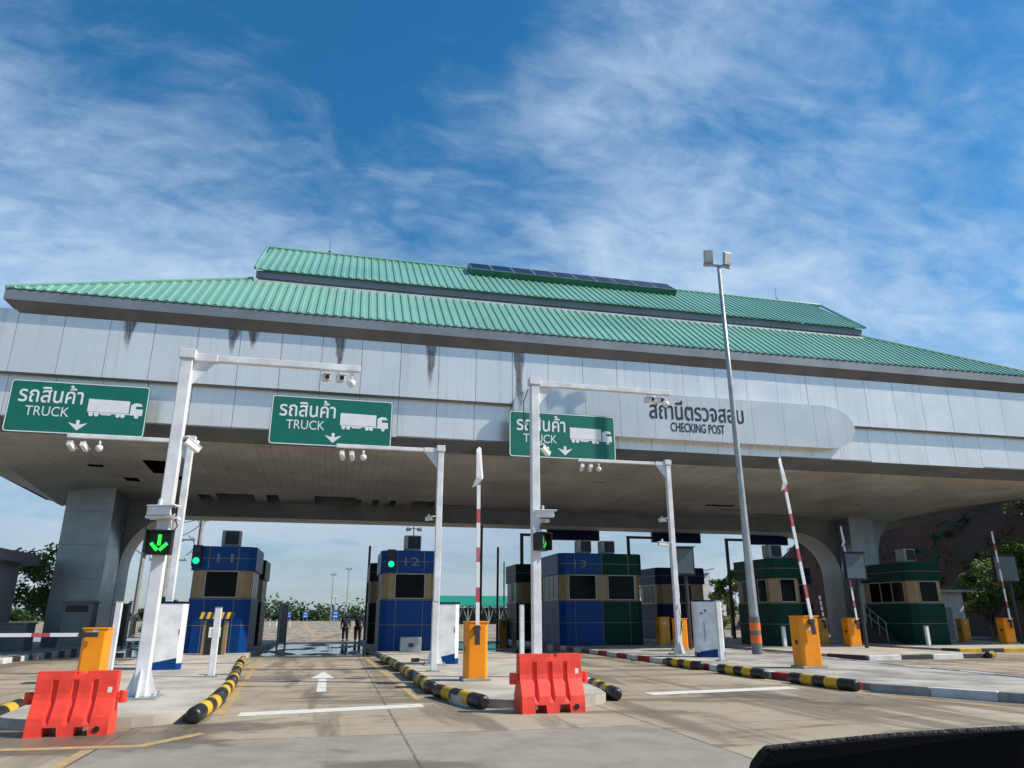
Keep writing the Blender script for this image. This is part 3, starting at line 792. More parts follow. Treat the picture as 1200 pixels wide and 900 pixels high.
# ------------------------------------------------------------------ camera gantries
def cctv(parent, c, rz=0, tilt=0, s=1.0, housing=True):
    b = MB(); Mx = Matrix.Translation(c) @ Matrix.Rotation(rz,4,'Z') @ Matrix.Rotation(tilt,4,'X')
    b.cbox((0,0,0),(.15*s,.42*s,.14*s),0,Mx); b.cbox((0,-.03*s,.085*s),(.18*s,.50*s,.025*s),0,Mx)
    b.cbox((0,.05,.14*s),(.05,.06,.12*s),0,Mx)
    o = b.build('camera', M['white'], parent, bevel=.012)
    l = MB(); pts = [Mx @ Vector((0,-.205*s,0)), Mx @ Vector((0,-.225*s,0))]; l.tube(pts, .055*s, 12); l.build('lens', M['black'], o)
    return o
def dome(parent, c, s=1.0):
    b = MB(); c = Vector(c)
    b.tube([c+Vector((0,0,.22*s)),c+Vector((0,0,.05*s))], .035, 8)
    prof = [(.05,.07),(.02,.11),(-.06,.115),(-.11,.09),(-.145,.05),(-.155,.01)]
    b.tube([c+Vector((0,0,z*s)) for z,_ in prof], [q*s for _,q in prof], 14)
    return b.build('camera', M['white'], parent, smooth=True)
def gantry(label, loc, h, reach, arm=0.30, pw=.26, lean=0.0, rz=0):
    t = thing('camera_gantry', label, 'camera gantry', loc, rz, 'white L shaped camera gantries')
    b = MB(); b.box(-pw/2,pw/2,-pw/2,pw/2,.03,h); b.build('pole', M['white'], t, bevel=.015)
    s = 1 if reach > 0 else -1
    bw = pw*.62
    b = MB(); b.box(min(s*pw*.55,reach), max(s*pw*.55,reach), -bw/2, bw/2, h-.02, h-.02+bw)
    b.build('beam', M['white'], t, bevel=.012)
    b = MB(); b.box(-pw*.7,pw*.7,-pw*.62,pw*.62,h,h+.20)
    b.box(min(s*pw*.55,s*(pw+.35)),max(s*pw*.55,s*(pw+.35)),-bw*.62,bw*.62,h-.035,h-.02+bw+.015)
    b.build('head_joint', M['white'], t, bevel=.01)
    b = MB(); g_ = s*(pw/2)
    b.prism_y([(g_,h-.55),(g_,h-.03),(g_+s*.42,h-.03)], -.012, .012); b.build('gusset', M['white'], t)
    b = MB(); b.box(-.33,.33,-.33,.33,-.02,.035)
    for x in (-.26,.26):
        for y in (-.26,.26): b.tube([(x,y,.03),(x,y,.10)], .018, 6)
    b.build('base_plate', M['galv'], t, bevel=.008)
    for k in range(4):
        b = MB(); Mx = Matrix.Rotation(k*math.pi/2,4,'Z')
        vs = [(pw/2,-.01,.035),(pw/2+.16,-.01,.035),(pw/2,-.01,.50),(pw/2,.01,.035),(pw/2+.16,.01,.035),(pw/2,.01,.50)]
        b.add([Mx @ Vector(v) for v in vs], [(0,1,2),(5,4,3),(0,2,5,3),(1,4,5,2),(0,3,4,1)]); b.build('stiffener', M['white'], t)
    return t
def lane_signal(parent, c, rz=0, lit='lit_green', s=.52):
    b = MB(); Mx = Matrix.Translation(c) @ Matrix.Rotation(rz,4,'Z')
    b.cbox((0,0,0),(s,.16,s),0,Mx)
    b.cbox((0,-.11,s/2+.01),(s+.04,.24,.02),0,Mx); b.cbox((-s/2-.01,-.10,.02),(.02,.22,s),0,Mx); b.cbox((s/2+.01,-.10,.02),(.02,.22,s),0,Mx)
    o = b.build('lane_signal', M['black'], parent)
    a = MB(); y = -.086
    def seg(p, q, w=.032):
        p, q = Vector(p), Vector(q); d = (q-p).normalized(); n_ = Vector((-d.y,d.x))
        a.add([Mx @ Vector((v.x,yy,v.y)) for yy in (y-.006,y) for v in (p-n_*w,q-n_*w,q+n_*w,p+n_*w)],
              [(0,1,2,3),(7,6,5,4),(0,4,5,1),(1,5,6,2),(2,6,7,3),(3,7,4,0)])
    k = s/.52
    seg((0,.19*k),(0,-.06*k)); seg((-.175*k,.0),(-.022*k,-.165*k)); seg((.175*k,.0),(.022*k,-.165*k))
    a.build('arrow', M[lit], o)
    return o
def cable(parent, pts, r=.012):
    return MB().tube(pts, r, 6).build('cable', M['black'], parent, smooth=True)
# tall front gantry on the left island
G1 = gantry('tall white gantry with a lit green arrow on the left island', (-3.28,15.1,.15), 6.38, 3.45, pw=.225)
for x in (2.75,3.05): cctv(G1, (x,-.02,6.18), .2, .15, .85)
dome(G1, (3.28,0,6.14), .8)
cctv(G1, (-.02,-.3,3.26), 1.2, 0, 1.15)
lane_signal(G1, (.02,-.21,2.68), 0, 'lit_green', .42)
cctv(G1, (.28,.1,4.62), -.9, -.5, .8)
b = MB(); b.box(-.28,.28,-.32,.0,3.13,3.17); b.build('shelf', M['white'], G1)
cable(G1, [(-.22,-.2,3.2),(-.27,-.22,2.95),(-.16,-.2,2.78),(-.05,-.18,2.86)]); cable(G1, [(.2,-.2,3.2),(.28,-.22,3.0),(.2,-.2,2.88)])
# tall front gantry on the middle island
G4 = gantry('tall white gantry at the centre with a dim lane arrow', (4.80,18.0,.15), 7.30, 3.95, pw=.215)
for x in (3.3,3.58): cctv(G4, (x,-.02,7.10), .2, .15, .85)
dome(G4, (3.8,0,7.06), .8)
cctv(G4, (.22,-.12,3.85), 1.35, 0, 1.1)
lane_signal(G4, (.06,-.22,3.14), .75, 'dim_green', .42)
cctv(G4, (.32,.12,5.55), -.9, -.5, .8)
b = MB(); b.box(-.05,.35,-.06,.06,3.66,3.74); b.build('shelf', M['white'], G4)
cable(G4, [(-.16,0,7.2),(-.30,0,6.8),(-.27,.05,6.35),(-.14,.05,6.1)]); cable(G4, [(.2,-.14,3.7),(.06,-.2,3.55),(.1,-.2,3.35)])
# rear gantries
def rear(label, loc, h, reach, camx):
    t = gantry(label, loc, h, reach, pw=.19)
    for x in camx[:2]: cctv(t, (x,0,h-.28), 3.0, .35, .85)
    dome(t, (camx[2],0,h-.26), .9)
    return t
G2 = rear('white camera gantry behind the tall front one reaching left', (-4.62,23.2,.15), 6.40, -3.4, (-3.25,-2.9,-2.5))
G3 = rear('slim white camera gantry beside the white cabinet of booth 12', (2.98,23.0,.15), 6.45, -3.3, (-3.1,-2.8,-2.45)); cctv(G3, (-.28,.05,4.3), .6, 0, .75)
G5 = rear('white camera gantry on the red and white kerbed island', (12.74,26.9,.15), 7.22, -3.8, (-3.65,-3.3,-2.95)); cctv(G5, (-.42,-.05,4.05), 1.6, .1, 1.0); cctv(G5, (-.32,.05,5.0), .6, 0, .8)
b = MB(); b.cbox((.0,-.17,1.75),(.12,.1,.12)); b.build('junction_box', M['white'], G5)
cable(G5, [(0,-.16,1.72),(.06,-.19,1.3),(.02,-.17,.85),(.0,-.15,.7)])

# ------------------------------------------------------------------ barrier gates
GATE = 'orange barrier gates with striped arms'
def gate(label, loc, w=.52, d=.42, h=1.22, arm=4.1, angle=90, side=0.0, mat='orange', stripes=True, wrap=False, rz=0, lean=0.0, plinth=True):
    t = thing('barrier_gate', label, 'barrier gate', loc, rz, GATE)
    b = MB(); b.prism([(-w/2,-d/2+.06),(-w/2+.06,-d/2),(w/2-.06,-d/2),(w/2,-d/2+.06),(w/2,d/2),(-w/2,d/2)], .06, h)
    b.build('cabinet', M[mat], t, bevel=.012)
    b = MB(); b.box(-w/2-.015,w/2+.015,-d/2-.015,d/2+.015,h,h+.035); b.build('lid', M[mat], t, bevel=.01)
    b = MB(); b.box(-w/2-.07,w/2+.07,-d/2-.07,d/2+.07,-.02,.06); b.build('plinth', M['island'], t, bevel=.01)
    b = MB(); b.box(-w/2-.004,-w/2+.005,-.06,.06,.62,.74); b.build('lock_plate', M['black'], t)
    b = MB(); b.box(-.06,.06,-d/2-.004,-d/2+.004,.98,1.08); b.build('badge', M['flash'], t)
    if arm:
        ar = MB(); n_ = 9; L = arm; a = R(angle)
        dx, dz = math.cos(a)*1.0, math.sin(a)
        Mx = Matrix.Translation((side,-d/2-.10,h-.12)) @ Matrix.Rotation(-a,4,'Y') if angle else Matrix.Translation((side,-d/2-.10,h-.12))
        s = -.25; k = 0
        ar.box(-.35,0,-.025,.025,-.055,.055,2,Mx)
        x = 0.0; step = L/n_*1.23
        while k < n_:
            ar.box(x,x+step,-.02,.02,-.042,.042,(1 if (k % 2 == 1 and stripes) else 0),Mx); x += step; k += 1; step = L/n_*(.72 if k % 2 else 1.23)
        o = ar.build('arm', [M['white_clean'] if stripes else M['dark_steel'],M['red_paint'],M['dark_steel']], t)
        hb = MB(); hb.tube([(side,-d/2-.13,h-.12),(side,-d/2+.02,h-.12)], .075, 12); hb.build('hub', M['dark_steel'], t)
        if wrap:
            wp = MB(); Mw = Mx
            q = [Mw @ Vector(v) for v in ((L-.75,-.04,-.08),(L-.7,.04,-.12),(L+.03,.03,-.06),(L+.05,-.03,.0),(L-.02,-.05,.07),(L-.7,-.05,.07),(L-.95,0,.16),(L-.9,-.02,.05))]
            wp.add(q, [(0,1,2,3),(0,3,4,5),(5,4,3,2),(0,5,6,7),(1,5,6),(1,2,4,5)])
            wp.build('plastic_wrap', M['plastic_sheet'], o)
    return t
gate('orange barrier gate beside the left red barrier with its arm lowered', (-5.62,20.6,.15), .56, .5, 1.08, 5.0, 180, -.25)
gate('orange barrier gate on the middle island with its arm raised', (3.19,17.4,.15), .50, .44, 1.24, 4.15, 90.3, -.02, wrap=True)
gate('orange barrier gate in front of the tall lamp post with its arm raised', (13.1,19.4,.15), .62, .5, 1.36, 4.65, 95.5, .02, wrap=True)
gate('small orange barrier gate left of the right pier with a wrapped raised arm', (23.9,31.7,.15), .62, .5, 1.25, 4.4, 92.5, .1, wrap=True)
gate('orange barrier gate at the right edge with its arm raised', (33.7,32.6,.15), .6, .5, 1.25, 4.5, 91, .0)
gate('orange barrier gate hidden behind the kerbed island gantry pole', (14.3,30.0,.15), .5, .45, 1.25, 4.4, 90.5, -.12)
gate('faded orange barrier gate beside the two tone booth without an arm', (15.6,34.6,.15), .55, .5, 1.3, 0, mat='yellow_old')
gate('faded orange barrier gate in front of the far navy booth', (23.45,33.4,.15), .55, .5, 1.25, 1.2, 95, 0, 'yellow_old')
gate('faded orange barrier gate behind the rightmost green booth', (33.0,34.6,.15), .5, .45, 1.2, 0, mat='yellow_old')
gate('far orange barrier gate behind booth 12 with a thin raised arm', (10.2,46.4,.0), .55, .5, 1.3, 3.6, 90, .0, 'yellow_old')

# ------------------------------------------------------------------ red water barriers
def water_barrier(label, loc, rz):
    t = thing('water_barrier', label, 'plastic barrier', loc, rz, 'red plastic water barriers')
    W = 1.12; H = .92
    prof = [(0,.26),(.10,.255),(.16,.25),(.26,.235),(.42,.165),(.52,.12),(.60,.106),(.74,.102),(.80,.10),(H,.092)]     # z, half depth
    cols = [(-.56,0,0),(-.555,0,0)]
    for gx in (-.30,-.02,.26): cols += [(gx-.05,0,9),(gx-.03,1,9),(gx+.03,1,9),(gx+.05,0,9)]
    for sx_ in (-.33,-.13,.10,.29): cols += [(sx_-.008,9,9),(sx_+.008,9,9)]
    cols += [(.555,0,0),(.56,0,0),(-.06,9,9),(-.04,9,9),(.11,9,9),(.13,9,9)]
    xs_ = sorted(set(round(c[0],4) for c in cols))
    def groove(x): return any(abs(x-gx) < .035 for gx in (-.30,-.02,.26))
    def slot(x): return -.325 < x < -.135 or .105 < x < .285
    def top(x): return H-.05 if -.045 < x < .115 else H
    b = MB(); P = []
    for x in xs_:
        e = .012 if abs(x) > .558 else 0
        col = []
        for side in (-1,1):
            q = []
            for z, hd_ in prof:
                zz = min(max(z, .13 if slot(x) else 0), top(x)); hd2 = hd_ - e
                if groove(x) and .2 < z < .79: hd2 = hd_*.76 if z < .5 else hd_*.62
                q.append((x,side*hd2,zz))
            col.append(q)
        P.append(col)
    n_ = len(prof)
    for i_ in range(len(P)-1):
        for si, side in enumerate((-1,1)):
            for z_ in range(n_-1):
                f = [P[i_][si][z_],P[i_+1][si][z_],P[i_+1][si][z_+1],P[i_][si][z_+1]]
                b.add(f if side < 0 else f[::-1], [(0,1,2,3)])
        b.add([P[i_][0][-1],P[i_+1][0][-1],P[i_+1][1][-1],P[i_][1][-1]], [(0,1,2,3)])
        b.add([P[i_][1][0],P[i_+1][1][0],P[i_+1][0][0],P[i_][0][0]], [(0,1,2,3)])
    for col, fl_ in ((P[0],0),(P[-1],1)):
        for z_ in range(n_-1):
            f = [col[1][z_],col[0][z_],col[0][z_+1],col[1][z_+1]]
            b.add(f if not fl_ else f[::-1], [(0,1,2,3)])
    b.build('body', M['red_plastic'], t)
    for s, nm in ((-1,'lug'),(1,'lug')):
        c = MB(); c.box(min(s*W/2,s*(W/2+.09)),max(s*W/2,s*(W/2+.09)),-.05,.05,.50,.60); c.tube([(s*(W/2+.09),0,.44),(s*(W/2+.09),0,.62)], .06, 10)
        c.build(nm, M['red_plastic'], t, bevel=.008)
    c = MB(); c.tube([(.0,0,H-.055),(.0,0,H-.005)], .07, 14); c.build('filler_cap', M['red_plastic'], t)
    c = MB(); c.tube([(.40,-.262,.09),(.40,-.27,.09)], .045, 12); c.build('drain_plug', M['black'], t)
    c = MB(); c.box(.44,.50,-.106,-.1,.60,.68); c.build('sticker', M['white_clean'], t)
    return t
w1_ = water_barrier('red plastic barrier standing at the nose of the left island', (-3.42,12.02,0), R(2)); w1_.scale = (.91,.91,.88)
water_barrier('red plastic barrier standing at the nose of the middle island', (3.66,12.92,0), R(3))

# ------------------------------------------------------------------ posts, cabinets
def bollard(label, loc, h):
    t = thing('bollard', label, 'bollard', loc, 0, 'white square bollards')
    b = MB(); b.box(-.075,.075,-.075,.075,.02,h); b.build('post', M['white'], t, bevel=.01)
    b = MB(); b.box(-.16,.16,-.13,.13,-.01,.025); b.build('base_plate', M['galv'], t)
    b = MB(); b.box(-.08,.08,-.08,.08,h,h+.02); b.build('cap', M['galv'], t)
bollard('white bollard in front of booth 11 on the left island', (-2.80,19.9,.15), 1.58)
bollard('white bollard beside the white cabinet of the middle island', (2.62,20.4,.15), 1.75)
bollard('white bollard left of the central gantry behind a red barrier', (6.4,26.0,.15), 1.75)
bollard('white bollard right of the cabinet beside the lamp post', (12.25,22.8,.15), 1.85)
bollard('white bollard behind the left orange barrier gate', (-5.7,22.4,.15), 1.75)

bollard('short white bollard in front of the green booth behind the lamp post', (20.6,32.2,.15), .9)
bollard('short white bollard in front of the rightmost green booth', (28.25,31.9,.15), .9)

def cabinet(label, loc, w, d, h, rz=0):
    t = thing('equipment_cabinet', label, 'cabinet', loc, rz, 'white equipment cabinets with blue bases')
    c_ = .12; poly = [(-w/2,-d/2+c_),(-w/2+c_,-d/2),(w/2-c_,-d/2),(w/2,-d/2+c_),(w/2,d/2),(-w/2,d/2)]
    b = MB(); b.prism(poly, .16, h); b.build('body', M['white'], t, bevel=.01)
    base = MB()
    q = [(x*1.002,y*1.002) for x,y in poly]
    n_ = len(q); o = 0
    base.prism(poly, .0, .16)
    base.build('base', M['blue'], t)
    # slanted blue sweep on the front
    sw = MB(); sw.prism_y([(-w/2+c_,.16),(w/2-c_,.16),(w/2-c_,.30),(-w/2+c_,.19)], -d/2-.004, -d/2); sw.build('blue_stripe', M['blue'], t)
    b = MB(); b.prism([(x*1.05,y*1.05) for x,y in poly], h, h+.05); b.build('lid', M['navy'], t, bevel=.008)
    b = MB(); b.box(w/2-c_-.03,w/2-c_-.012,-d/2-.006,-d/2,.9,1.05); b.build('lock', M['black'], t)
    return t
C1 = cabinet('white cabinet behind the tall gantry on the left island', (-4.45,22.9,.15), .82, .75, 1.72, R(8))
C2 = cabinet('white cabinet in front of booth 12', (3.36,23.6,.15), .80, .7, 1.74, R(-2))
C3 = cabinet('white cabinet with faint lettering beside the lamp post', (13.15,25.3,.15), .98, .8, 1.88, R(-20))
for i in range(9):
    b = MB(); b.box(-.2,-.16,-.406,-.402,.55+i*.075,.59+i*.075); o = b.build('lettering_mark', M['blue'], C3)
b = MB(); b.box(-.3,-.2,-.406,-.402,1.45,1.50); b.box(-.14,-.08,-.406,-.402,1.52,1.6); b.build('emblem', M['dark_steel'], C3)

# ------------------------------------------------------------------ kerb guards (striped rubber logs)
def guard_mesh(L):
    b = MB(); r = .125; n_ = 14
    xs = [-L/2,-L/2+.03,-L/2+.09]; rs = [r*.55,r*.88,r]; ms = [0,0]
    nb = 5; bl = (L-.18)/nb
    for i in range(nb):
        xs.append(-L/2+.09+bl*(i+1)); rs.append(r); ms.append(i % 2)
    xs += [L/2-.03,L/2]; rs += [r*.88,r*.55]; ms += [0,0]
    b.tube([(x,0,0) for x in xs], rs, n_, ms)
    return b
guard0 = None
GL = [  # x, y of both ends, label
 ((-1.96,12.6),(-1.92,15.0),'striped kerb guard nearest the camera on the right of the left island'),
 ((-1.98,15.3),(-2.12,18.2),'second striped kerb guard along the left island'),
 ((-2.16,18.6),(-2.40,21.4),'third striped kerb guard along the left island'),
 ((-2.44,21.8),(-2.70,24.6),'fourth striped kerb guard along the left island'),
 ((-2.73,25.0),(-2.95,27.8),'farthest striped kerb guard along the left island'),
 ((-4.78,12.9),(-5.1,15.6),'striped kerb guard at the left edge of the picture'),
 ((2.62,13.35),(2.10,15.7),'striped kerb guard at the left of the middle island nose'),
 ((2.08,16.1),(2.03,18.9),'dusty kerb guard second along the middle island'),
 ((2.02,19.3),(1.97,22.1),'dusty kerb guard third along the middle island'),
 ((1.96,22.5),(1.88,25.2),'dusty kerb guard fourth along the middle island'),
 ((1.86,25.6),(1.76,28.2),'dusty kerb guard farthest along the middle island'),
 ((5.33,14.1),(5.62,16.4),'striped kerb guard right of the red barrier on the middle island'),
 ((10.97,14.6),(10.86,16.9),'striped kerb guard nearest the camera against the red and white kerb'),
 ((10.80,17.9),(10.74,20.2),'middle striped kerb guard against the red and white kerb'),
 ((10.72,21.2),(10.66,23.5),'farthest striped kerb guard against the red and white kerb'),
 ((24.3,24.55),(25.0,25.0),'short black kerb guard before the green booths')]
for p, q, lab in GL:
    L = math.hypot(q[0]-p[0],q[1]-p[1]); a = math.atan2(q[1]-p[1],q[0]-p[0])
    o = guard_mesh(L).build('kerb_guard', [M['rubber_black'],M['rubber_yellow']], smooth=False, loc=((p[0]+q[0])/2,(p[1]+q[1])/2,.12))
    for pl_ in o.data.polygons: pl_.use_smooth = len(pl_.vertices) == 4
    o.rotation_euler = (random.uniform(-3,3),0,a); tag(o, lab, 'kerb guard', 'striped rubber guards along the kerbs')

# ------------------------------------------------------------------ toll booths
def chamfer(w, d, c, o=0.0):
    w2 = w/2+o; y0, y1 = -o, d+o
    return [(-w2,y0+c),(-w2+c,y0),(w2-c,y0),(w2,y0+c),(w2,y1-c),(w2-c,y1),(-w2+c,y1),(-w2,y1-c)]
def booth(label, loc, w, d, cols, num=None, light=None, unit=(0,), two=False, stairs=None, rz=0, h=(2.05,3.13,4.06), nwin=1, sidewin=3, c=.28):
    t = thing('toll_booth', label, 'booth', loc, rz, 'tiled toll booths on the islands')
    zb, zw, zt = h; cm = cols if isinstance(cols, tuple) else (cols,cols)
    # base
    def shell(name, z0, z1, o, cut=True):
        b = MB()
        if cm[0] != cm[1]:
            P = chamfer(w,d,c,o); L = [p for p in P if p[0] < 0] ; Rr = [p for p in P if p[0] > 0]
            b.prism([(-.002,P[0][1]-0 if False else -o)] + [(-w/2-o+c,-o),(-w/2-o,-o+c),(-w/2-o,d+o-c),(-w/2-o+c,d+o),(-.002,d+o)], z0, z1, 0)
            b.prism([(.002,-o),(w/2+o-c,-o),(w/2+o,-o+c),(w/2+o,d+o-c),(w/2+o-c,d+o),(.002,d+o)], z0, z1, 1)
        else: b.prism(chamfer(w,d,c,o), z0, z1, 0)
        return b.build(name, [M[cm[0]],M[cm[1]]], t, bevel=.012)
    shell('base_wall', 0, zb, 0)
    b = MB(); b.prism(chamfer(w,d,c,-.045), zb, zw); b.build('cabin_wall', M['tan'], t)
    shell('parapet', zw, zt, .05)
    # trim bands
    tr = MB()
    zm = zb*.5; zp = zw+(zt-zw)*.5
    for z, o in ((zm,.006),(zb-.03,.012),(zp,.056)): tr.prism(chamfer(w,d,c,o), z-.013, z+.013)
    plain = cm[0] in ('green','dark_green','navy') and cm[1] != 'blue' and cm[0] == cm[1]
    vx = [] if plain else [-(w/2-c)*.62,(w/2-c)*.62] if not two else [-(w/2-c)*.75,0,(w/2-c)*.75]
    for x in vx:
        tr.box(x-.011,x+.011,-.008,.0,.02,zb-.05); tr.box(x-.014,x+.014,-.058,-.05,zw+.02,zt-.02)
    for y in (() if plain else (c+.9,c+2.0,c+2.9)):
        if y < d-c:
            for s in (-1,1): tr.box(min(s*w/2,s*(w/2+.007)),max(s*w/2,s*(w/2+.007)),y-.014,y+.014,.02,zb-.05)
    tr.build('trim', M['trim'], t)
    # front windows
    fw = w-2*c
    wins = [(0,min(fw*.66,1.25))] if nwin == 1 else [(-fw*.27,fw*.36),(fw*.27,fw*.36)]
    for x, ww in wins:
        f = MB()
        for a in ((x-ww/2-.04,x-ww/2,zb+.02,zw-.02),(x+ww/2,x+ww/2+.04,zb+.02,zw-.02)): f.box(a[0],a[1],.0,.05,a[2],a[3])
        f.box(x-ww/2,x+ww/2,.0,.05,zb+.02,zb+.06); f.box(x-ww/2,x+ww/2,.0,.05,zw-.06,zw-.02)
        fo = f.build('window', M['frame'], t)
        p = MB(); p.box(x-ww/2,x+ww/2,.02,.04,zb+.06,zw-.06); p.build('pane', M['glass'], fo)
    # side windows
    for s in (-1,1):
        y0, y1 = c+.25, d-c-.5; n_ = sidewin; st = (y1-y0)/n_
        f = MB()
        xo = s*(w/2-.045)
        for i in range(n_+1): f.box(min(xo,xo+s*.03),max(xo,xo+s*.03),y0+st*i-.025,y0+st*i+.025,zb+.02,zw-.02)
        f.box(min(xo,xo+s*.028),max(xo,xo+s*.028),y0,y1,zb+.02,zb+.06); f.box(min(xo,xo+s*.028),max(xo,xo+s*.028),y0,y1,zw-.06,zw-.02)
        fo = f.build('window', M['frame'], t)
        for i in range(n_):
            p = MB(); p.box(min(xo,xo+s*.012),max(xo,xo+s*.012),y0+st*i+.025,y0+st*(i+1)-.025,zb+.06,zw-.06); p.build('pane', M['glass'], fo)
    for ux in unit:
        b = MB(); b.box(ux-.36,ux+.36,.9,1.55,zt+.12,zt+.74); b.box(ux-.33,ux+.33,.95,1.5,zt,zt+.12)
        u = b.build('rooftop_unit', M['alu'], t, bevel=.012)
        gq = MB(); gq.box(ux-.22,ux+.32,.885,.9,zt+.16,zt+.70)
        for i in range(9): gq.box(ux-.2,ux+.3,.874,.885,zt+.19+i*.056,zt+.21+i*.056)
        gq.build('grille', M['black'], u)
    if num:
        o = text('number', num, M['edge'], t, (0.05 if not two else -fw*.3, zp+.0), .62, .34, -.066); o['label'] = 'faint grey booth number'
    if light is not None:
        lx = light; b = MB(); b.box(lx-.17,lx+.17,-.28,-.052,zw+.14,zt+.02); b.box(lx-.19,lx+.19,-.42,-.28,zw+.62,zw+.65)
        o = b.build('traffic_light', M['black'], t, bevel=.01)
        q = MB(); q.tube([(lx,-.281,zw+.34),(lx,-.30,zw+.34)], .125, 18); q.build('green_lamp', M['lit_teal'], o)
        q = MB(); q.tube([(lx,-.281,zw+.70),(lx,-.295,zw+.70)], .115, 18); q.build('unlit_lamp', M['dark_steel'], o)
    if stairs:
        s, y0 = stairs; b = MB()
        for i in range(6): b.box(min(s*w/2,s*(w/2+.75)) + (.0), max(s*w/2,s*(w/2+.75)), y0+i*.27, y0+(i+1)*.27+.02, 0, .17*(i+1))
        b.box(min(s*w/2,s*(w/2+.75)),max(s*w/2,s*(w/2+.75)),y0+1.62,y0+2.4,0,1.02)
        b.build('stairs', M['dark_steel'], t)
        b = MB(); xr = s*(w/2+.73)
        pts = [(xr,y0+i*.54,.17*2*i+.1) for i in range(4)]
        for p in pts: b.tube([p,(p[0],p[1],p[2]+.95)], .022, 6)
        for dz in (.5,.95): b.tube([(pts[0][0],pts[0][1],pts[0][2]+dz),(pts[-1][0],pts[-1][1],pts[-1][2]+dz)], .022, 6)
        b.build('railing', M['galv'], t)
    return t
b11 = booth('blue toll booth number 11 on the left island', (-4.50,31.8,.15), 2.35, 3.4, 'blue', '11', -1.0, (.05,), stairs=None)
b12 = booth('blue toll booth number 12 on the middle island', (3.02,32.1,.15), 2.4, 3.4, 'blue', '12', -.85, (.15,))
for cx_ in (-.08,.42): cctv(b12, (cx_,1.0,5.05), .4 if cx_ < 0 else -.6, 0, .7)
b = MB(); b.tube([(.17,1.1,4.8),(.17,1.1,5.25)], .03, 6); b.box(-.1,.45,1.07,1.13,5.1,5.14); b.build('camera_bracket', M['white'], b12)
b13 = booth('wide two tone blue and green toll booth number 13', (13.05,36.0,.15), 4.4, 3.8, ('blue','green'), '13', None, (-.55,.75), two=True, nwin=2, h=(2.12,3.38,4.42))
booth('dark green booth standing behind booth 11', (-4.75,39.2,.15), 2.3, 3.2, 'dark_green', None, None, (), h=(2.05,3.13,4.06))
booth('dark green booth standing behind booth 12', (2.85,40.2,.15), 2.3, 3.0, 'dark_green', None, None, (), h=(2.05,3.13,4.06))
booth('dark green booth behind the left end of booth 13', (11.9,43.5,.15), 2.9, 3.2, 'dark_green', None, None, (), h=(2.12,3.3,4.35))
booth('navy booth behind the display board of the kerbed island', (21.3,44.0,.15), 3.3, 3.2, 'navy', None, None, (), h=(2.12,3.3,4.3))
booth('green booth behind the tall lamp post', (21.55,32.9,.15), 1.75, 3.6, 'green', None, None, (.1,), h=(2.0,3.15,4.1))
booth('navy booth in front of the right pier', (28.6,42.6,.15), 2.3, 3.0, 'navy', None, None, (), h=(2.12,3.3,4.3), nwin=1)
booth('rightmost green booth with stairs beside the white shed', (29.75,33.0,.15), 2.15, 3.9, 'green', None, None, (.0,), h=(2.02,3.12,4.06), stairs=(-1,1.3))

# payment terminal in front of booth 11
t = thing('payment_terminal', 'ticket terminal with a hazard striped hood in front of booth 11', 'terminal', (-4.35,30.7,.15))
b = MB(); b.box(-.30,.30,-.2,.22,0,1.15); b.build('body', M['black'], t, bevel=.015)
b = MB(); b.box(-.42,-.305,-.18,.22,0,1.22); b.box(.305,.42,-.18,.22,0,1.22); b.build('side_frame', M['tan'], t)
hd = MB(); n_ = 10
for i in range(n_):
    x0 = -.58+i*.116
    hd.add([(x0,-.26,1.28),(x0+.116,-.26,1.28),(x0+.116+.06,-.22,1.52),(x0+.06,-.22,1.52),(x0,.1,1.28),(x0+.116,.1,1.28),(x0+.176,.1,1.52),(x0+.06,.1,1.52)],
           [(0,1,2,3),(7,6,5,4),(0,4,5,1),(1,5,6,2),(2,6,7,3),(3,7,4,0)], i % 2)
hd.build('hazard_hood', [M['hazard_yellow'],M['hazard_black']], t)
b = MB(); b.box(-.20,.22,-.208,-.2,.62,.98); o = b.build('notice', M['white_clean'], t)
b = MB()
for i, wv in enumerate((.26,.2,.24)): b.box(-wv/2+.01,wv/2+.01,-.212,-.208,.70+i*.08,.725+i*.08)
b.build('notice_print', M['dark_steel'], o)
o = MB().box(-.42,.42,-.2,.2,0,.56).build('storage_box', M['alu'], bevel=.02, loc=(3.05,31.2,.15)); tag(o, 'grey metal box on the ground in front of booth 12', 'box')
b = MB().box(-.10,.10,-.01,.0,.2,.34); b.build('latch_plate', M['dark_steel'], o).location = (0,-.201,0)
t = thing('cable_stub', 'small black capped cable stub lying beside the middle island cabinet', 'cable', (2.45,24.6,.15))
b = MB(); b.tube([(0,0,.05),(.25,0,.06)], .06, 10); b.build('cap', M['black'], t); b = MB(); b.tube([(.25,0,.06),(.5,.05,.05),(.7,.2,.02)], .02, 6); b.build('lead', M['black'], t)

